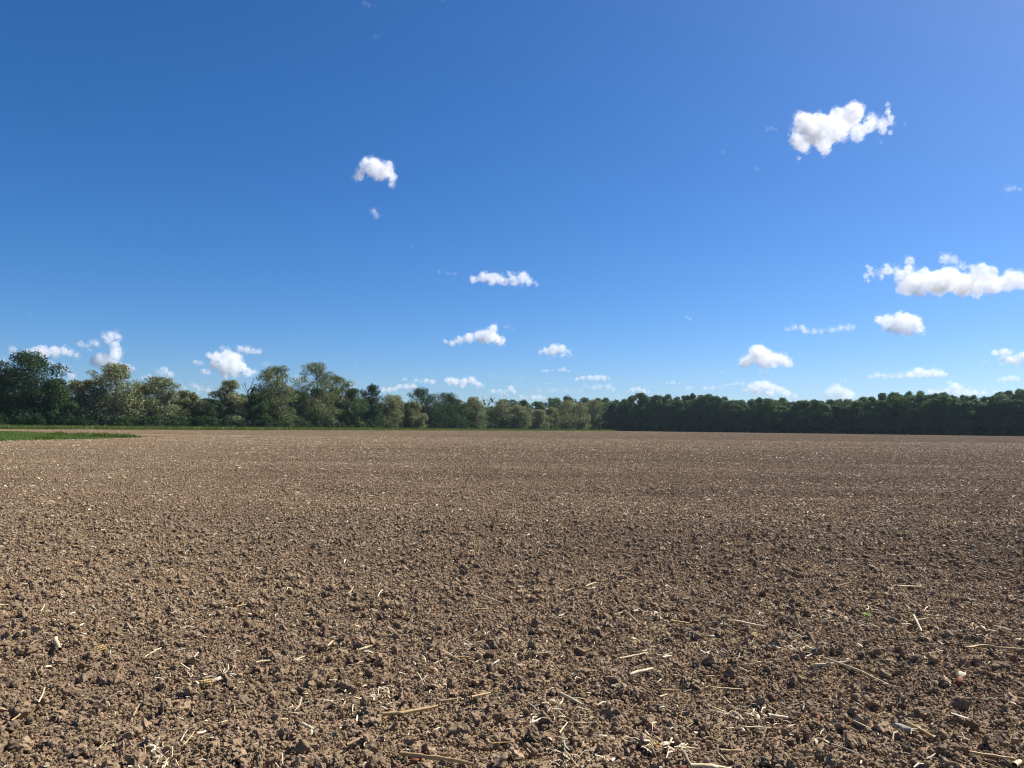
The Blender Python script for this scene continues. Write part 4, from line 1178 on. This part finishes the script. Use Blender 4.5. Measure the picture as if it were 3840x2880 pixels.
K1, K2, K3, K4 = (0, 1150, 2.212), (900, 1150, 2.212), (1800, 1150, 2.212), (2840, 1150, 2.212)
KA, KB, KC = (2700, 300, 1.94), (1200, 500, 2.212), (1200, 0, 2.765)
W = 'faint wispy cloud scraps'
CLOUDS = [
    (KA, [(560, 430, 46), (620, 385, 74), (720, 335, 88), (800, 330, 86), (600, 440, 58), (670, 430, 62), (750, 420, 62), (830, 400, 62), (555, 490, 30), (880, 370, 64), (960, 320, 72), (1000, 370, 50), (1090, 340, 48), (1180, 300, 38), (1240, 285, 28), (1222, 238, 24)], 'large white cloud high on the right with a curled tail', 1.0),
    (KA, [(1360, 1500, 65), (1450, 1490, 85), (1480, 1420, 55), (1580, 1490, 80), (1680, 1455, 80), (1780, 1490, 75), (1880, 1475, 75), (1980, 1475, 70), (2080, 1480, 62), (2160, 1480, 52), (2240, 1490, 40), (1370, 1375, 35), (1300, 1402, 28), (1230, 1402, 26), (1110, 1410, 26), (1060, 1425, 16), (1170, 1422, 16)], 'long white cloud reaching out of the right edge with a thin tail to the left', 1.0),
    (KA, [(1640, 1300, 36), (1700, 1310, 28), (1770, 1350, 28), (1830, 1362, 20)], 'thin broken cloud just above the long one at the right edge', .5),
    (KA, [(345, 355, 16), (380, 355, 18), (410, 362, 12)], 'faint wisp left of the large high cloud', .18, W),
    (KA, [(1170, 450, 16)], 'faint wisp under the tail of the large high cloud', .2, W),
    (KA, [(270, 645, 18), (290, 655, 14)], 'faint wisp well below left of the large high cloud', .14, W),
    (KA, [(20, 525, 14)], 'tiny faint wisp farthest left of the large high cloud', .2, W),
    (KA, [(1345, 318, 12)], 'tiny faint wisp right of the curled tail', .2, W),
    (KA, [(2100, 800, 15), (2140, 785, 17), (2180, 795, 12)], 'small wisp near the right edge between two big clouds', .3, W),
    (KB, [(450, 300, 85), (380, 270, 52), (500, 330, 75), (570, 310, 52), (600, 370, 38), (592, 420, 26), (330, 340, 42), (290, 355, 22), (460, 240, 38)], 'compact white cloud alone left of centre, high up', .9),
    (KB, [(450, 640, 28), (470, 680, 24), (520, 682, 13)], 'small thin cloud just under the compact high one', .35),
    (KB, [(1270, 1215, 36), (1350, 1205, 46), (1440, 1190, 55), (1500, 1225, 42), (1600, 1225, 42), (1680, 1200, 52), (1730, 1230, 32), (1790, 1240, 13), (1572, 1160, 22), (1420, 1245, 28)], 'flat white two-humped cloud in the middle of the sky', .9),
    (KB, [(990, 1145, 18), (1060, 1160, 16), (1120, 1165, 15), (1180, 1188, 8)], 'thin streak of cloud left of the two-humped one', .28, W),
    (KB, [(755, 950, 16)], 'barely visible wisp above left of the two-humped cloud', .12, W),
    (KB, [(1080, 945, 14)], 'barely visible wisp above the two-humped cloud', .12, W),
    (K2, [(1700, 285, 16), (1760, 295, 26), (1830, 275, 36), (1900, 255, 46), (1980, 245, 56), (2060, 235, 60), (2100, 190, 42), (2010, 280, 38), (2120, 270, 46), (2170, 270, 38), (2060, 290, 28)], 'wedge-shaped cloud with bright left rim, above the middle of the tree line', 1.0),
    (K2, [(2200, 165, 20), (2225, 168, 18), (2275, 185, 14)], 'thin torn scrap on the upper right of the wedge-shaped cloud', .25, W),
    (K3, [(500, 378, 22), (550, 368, 36), (610, 350, 42), (670, 350, 42), (740, 380, 20), (610, 392, 30), (690, 395, 26)], 'small flat-based heap cloud right of the wedge-shaped one', 1.0),
    (K3, [(560, 275, 10), (620, 270, 12), (680, 268, 12)], 'thin streak above the small flat-based heap cloud', .22, W),
    (K3, [(520, 532, 15), (560, 530, 18), (600, 533, 13)], 'left one of two tiny clouds under the flat-based heap', .7),
    (K3, [(660, 528, 14), (695, 524, 22), (740, 537, 9)], 'right one of two tiny clouds under the flat-based heap', .7),
    (K3, [(530, 638, 11), (570, 637, 13), (600, 641, 8)], 'tiny flat cloud low over the middle trees', .6),
    (K3, [(800, 598, 14), (850, 592, 20), (910, 590, 26), (970, 588, 24), (1030, 592, 23), (1065, 598, 11)], 'long low white cloud right of the picture centre', .9),
    (K3, [(870, 655, 14), (940, 672, 26), (990, 662, 23), (1065, 668, 26), (1110, 687, 18), (950, 698, 18)], 'ragged cloud just under the long low white one', .5),
    (K3, [(1240, 702, 17), (1270, 692, 24), (1310, 684, 24), (1360, 702, 20), (1400, 712, 16)], 'bumpy cloud peeping over the left end of the dark wood', .8),
    (K3, [(110, 702, 17), (160, 702, 24), (200, 717, 18), (250, 674, 27), (280, 702, 24), (220, 730, 16)], 'bumpy low cloud over the grey-green locust trees', .7),
    (K3, [(340, 748, 17), (380, 757, 13), (440, 752, 23), (490, 752, 25), (530, 757, 17)], 'lowest cloud, resting on the middle tree tops', .6),
    (K3, [(1550, 634, 11), (1600, 631, 16), (1650, 634, 11)], 'tiny lens-shaped cloud over the left part of the dark wood', .6),
    (K3, [(1720, 672, 20), (1740, 682, 18), (1770, 664, 11)], 'tiny hook-shaped cloud over the dark wood', .6),
    (K3, [(1720, 87, 15), (1745, 97, 12)], 'tiny lone puff high over the dark wood', .4),
    (K3, [(1900, 552, 12), (1930, 556, 12)], 'faint scrap left of the tall heap cloud on the right', .2, W),
    (K3, [(2005, 547, 13)], 'tiny scrap close left of the tall heap cloud on the right', .35, W),
    (K3, [(1870, 677, 18), (1930, 672, 20), (1990, 672, 14), (2050, 648, 14), (2120, 637, 14), (2180, 637, 16)], 'long thin wavy cloud under the tall heap cloud', .5),
    (K4, [(-120, 472, 24), (-60, 430, 50), (0, 385, 68), (40, 430, 65), (110, 440, 68), (180, 448, 58), (240, 462, 48), (-90, 460, 50), (60, 410, 70), (20, 345, 42), (60, 488, 32), (-150, 482, 18), (262, 480, 32)], 'tall heap cloud with grey base over the wood, right of centre', 1.1),
    (K4, [(20, 542, 14), (80, 547, 15), (130, 552, 11)], 'thin flat scrap under the tall heap cloud', .3, W),
    (K4, [(0, 642, 38), (-50, 662, 33), (60, 654, 42), (130, 664, 38), (190, 692, 37), (250, 722, 32), (320, 742, 22), (-100, 702, 24), (0, 702, 42), (100, 722, 38)], 'wide hazy cloud sloping down to the wood top, right of centre', .6),
    (K4, [(600, 702, 38), (650, 684, 42), (720, 704, 42), (770, 732, 33), (580, 752, 28), (660, 752, 42), (740, 762, 38)], 'hazy domed cloud low over the middle of the wood', .55),
    (K4, [(690, 613, 9), (730, 608, 15), (765, 612, 9)], 'tiny flat cloud above the hazy domed one', .4),
    (K4, [(250, 192, 16), (310, 182, 22), (370, 168, 27), (400, 195, 24), (470, 206, 21), (540, 206, 19), (620, 184, 24), (690, 184, 24), (750, 177, 29), (790, 168, 20)], 'long thin ragged cloud left of the smooth hump-backed cloud', .5),
    (K4, [(1010, 112, 38), (1080, 132, 60), (1150, 150, 70), (1220, 132, 75), (1280, 150, 70), (1330, 180, 46), (1182, 70, 30), (1080, 188, 36), (1250, 205, 36), (1360, 205, 20), (1150, 205, 36)], 'smooth white hump-backed cloud on the right with a pointed top', 1.0),
    (K4, [(940, 577, 17), (990, 570, 22), (1050, 575, 20), (1120, 580, 18), (1190, 577, 22), (1260, 563, 32), (1340, 543, 42), (1400, 553, 36), (1470, 557, 35), (1530, 557, 26), (1570, 562, 14)], 'long low cloud with its hump on the right, over the wood', .9),
    (K4, [(965, 629, 13), (1000, 629, 8)], 'tiny flat puff under the long humped cloud', .4),
    (K4, [(1440, 702, 20), (1500, 712, 23), (1560, 702, 26), (1640, 655, 28), (1600, 632, 15), (1680, 664, 23), (1570, 622, 10), (1650, 702, 38), (1730, 712, 33), (1800, 717, 26), (1870, 717, 20)], 'spread-out cloud with a small tower, touching the wood top at the right', .65),
    (K4, [(1980, 382, 28), (2040, 377, 33), (2090, 382, 23), (2030, 450, 28), (2090, 442, 33), (2150, 442, 38), (2200, 412, 38), (2140, 462, 23), (2250, 402, 38)], 'torn cloud at the right edge above the wood', .7),
    (K4, [(1870, 472, 10), (1895, 460, 12)], 'small slanting scrap left of the torn cloud at the right edge', .3, W),
    (K4, [(1770, 512, 10)], 'tiny faint scrap farthest left of the torn right-edge cloud', .25, W),
    (K4, [(2000, 606, 13), (2050, 601, 18), (2110, 596, 23), (2160, 600, 18)], 'small low cloud near the right edge under the torn one', .7),
    (K4, [(1980, 707, 17), (2020, 712, 18), (2060, 722, 11)], 'small cloud sitting on the wood top near the right edge', .55),
    (K1, [(110, 362, 26), (135, 382, 20), (95, 347, 13)], 'small upright cloud at the far left behind the oak', .7),
    (K1, [(210, 372, 22), (270, 372, 28), (340, 354, 38), (380, 382, 33), (450, 372, 38), (520, 367, 36), (580, 382, 30), (630, 402, 22), (660, 412, 11), (330, 402, 30), (460, 402, 26)], 'broad low cloud bank above the big left oak', .8),
    (K1, [(20, 442, 23), (60, 460, 18)], 'cloud scrap at the left edge behind the cut-off tree', .5),
    (K1, [(410, 467, 28), (440, 482, 22), (520, 522, 32), (560, 527, 26), (600, 572, 27), (540, 632, 23), (480, 580, 22)], 'stepped hazy cloud to the right of the big left oak', .5),
    (K1, [(670, 317, 28), (720, 327, 28), (760, 297, 23), (795, 307, 30), (740, 360, 12)], 'two-part small cloud left of the tower cloud', .8),
    (K1, [(870, 242, 24), (920, 237, 34), (950, 242, 38), (985, 252, 24), (900, 282, 28), (950, 312, 40), (960, 362, 43), (950, 412, 48), (930, 462, 52), (990, 402, 19), (840, 432, 48), (790, 452, 38), (760, 462, 23), (880, 472, 43), (830, 472, 38)], 'tower-shaped white cloud above the broad flowering locust', 1.1),
    (K1, [(1000, 502, 33), (1060, 502, 33), (1100, 507, 20)], 'low cloud at the foot of the tower-shaped one', .8),
    (K1, [(1310, 547, 23), (1370, 534, 33), (1410, 562, 28), (1340, 562, 23)], 'small heap cloud above the dip between the locust trees', .9),
    (K1, [(1190, 592, 18), (1240, 578, 20), (1280, 592, 14)], 'small cloud low in the dip left of the small heap cloud', .6),
    (K1, [(1740, 402, 26), (1800, 422, 48), (1870, 432, 70), (1950, 442, 70), (1860, 502, 65), (1940, 520, 56), (2000, 502, 42), (1890, 392, 42), (2010, 482, 28), (1780, 482, 46), (2060, 545, 42), (2110, 545, 26), (1950, 558, 32), (1860, 558, 32)], 'biggest heap cloud on the left, bright on its right side', 1.1),
    (K1, [(1620, 457, 18), (1660, 467, 20)], 'small puff left of the biggest left heap cloud', .7),
    (K1, [(1690, 537, 28), (1730, 542, 23)], 'small cloud under the left flank of the biggest left heap', .8),
    (K1, [(1850, 342, 27), (1900, 347, 20)], 'thin grey cloud capping the biggest left heap', .4),
    (K1, [(2000, 352, 32), (2050, 362, 32), (2110, 367, 27), (2150, 372, 22)], 'flat white cloud upper right of the biggest left heap', .9),
    (K1, [(1500, 657, 23), (1530, 672, 18)], 'low cloud scrap just over the sloping locust', .5),
    (K1, [(1610, 652, 26), (1650, 677, 18), (1730, 702, 27), (1640, 722, 23)], 'low broken cloud over the dark gap in the row', .6),
    (K1, [(255, 70, 20)], 'faint wisp high at the far left', .1, W),
    (K2, [(1060, 584, 13), (1090, 586, 9)], 'tiny faint cloud right of the airy locust trees', .3, W),
    (K2, [(230, 472, 25), (200, 477, 16)], 'thin cloud above the dead tree with dark balls', .3),
    (K2, [(480, 592, 23), (500, 602, 20)], 'small cloud showing between the two tall airy locusts', .7),
    (K2, [(890, 637, 20), (930, 647, 23), (960, 692, 18)], 'small cloud behind the olive tree slope', .6),
    (K2, [(1190, 692, 23), (1240, 692, 28), (1290, 687, 23), (1320, 664, 23), (1380, 664, 26), (1440, 664, 26), (1470, 667, 11)], 'long low cloud above the cream locust right of the narrow dark tree', .8),
    (K2, [(1365, 602, 20), (1390, 610, 12)], 'small knob cloud above the long low one', .6),
    (K2, [(1460, 612, 16), (1500, 620, 11), (1550, 612, 23), (1600, 622, 23)], 'small cloud with bright right end above the dark domed trees', .7),
    (K2, [(1720, 612, 23), (1750, 604, 32), (1800, 627, 32), (1860, 622, 30), (1920, 617, 36), (1980, 642, 30), (2010, 655, 13), (1740, 642, 22), (1850, 650, 22)], 'notched white cloud low above the mid-row dark domed trees', .9),
    (K2, [(240, 400, 16), (400, 415, 20), (560, 432, 22), (760, 455, 22), (960, 475, 22), (1160, 492, 24), (1360, 512, 24), (1560, 530, 22), (1700, 545, 18)], 'long faint veil slanting down right above the airy locusts', .05, W),
    (K3, [(80, 570, 30), (200, 580, 34), (330, 592, 30), (430, 600, 24)], 'faint veil low over the middle trees', .06, W),
    (K3, [(480, 690, 34), (600, 690, 40), (720, 695, 40), (840, 700, 34), (1150, 740, 28)], 'pale veil just above the middle tree tops', .12, W),
    (KC, [(460, 25, 26), (510, 30, 24), (570, 60, 15)], 'thin veil scrap at the top edge of the sky', .14, W),
    (KC, [(805, 12, 15)], 'small thin scrap at the top edge, right of the veil', .25, W),
    (KC, [(1270, 3, 16)], 'small thin scrap at the top edge near the middle', .25, W),
    (KC, [(580, 395, 26), (520, 440, 16), (630, 365, 16)], 'very faint wisp below the veil scrap', .07, W),
]
for c in CLOUDS:
    cloud(*c)

# ------------------------------------------------------------------ air
hm, nt, out = nmat('haze')
pv = nt.nodes.new('ShaderNodeVolumePrincipled')
pv.inputs['Color'].default_value = (0.6, 0.82, 1.0, 1.0)
pv.inputs['Density'].default_value = 0.00006
pv.inputs['Anisotropy'].default_value = 0.2
nt.links.new(pv.outputs[0], out.inputs['Volume'])
hx, hy0, hy1, hz0, hz1 = 420.0, -30.0, 640.0, -1.2, 32.0
hv = [(x, y, z) for z in (hz0, hz1) for y in (hy0, hy1) for x in (-hx, hx)]
hf = [(0, 2, 3, 1), (4, 5, 7, 6), (0, 1, 5, 4), (2, 6, 7, 3), (0, 4, 6, 2), (1, 3, 7, 5)]
tag(obj('haze', mesh_from('haze', hv, hf), hm), 'thin pale summer haze over the field', kind='stuff')
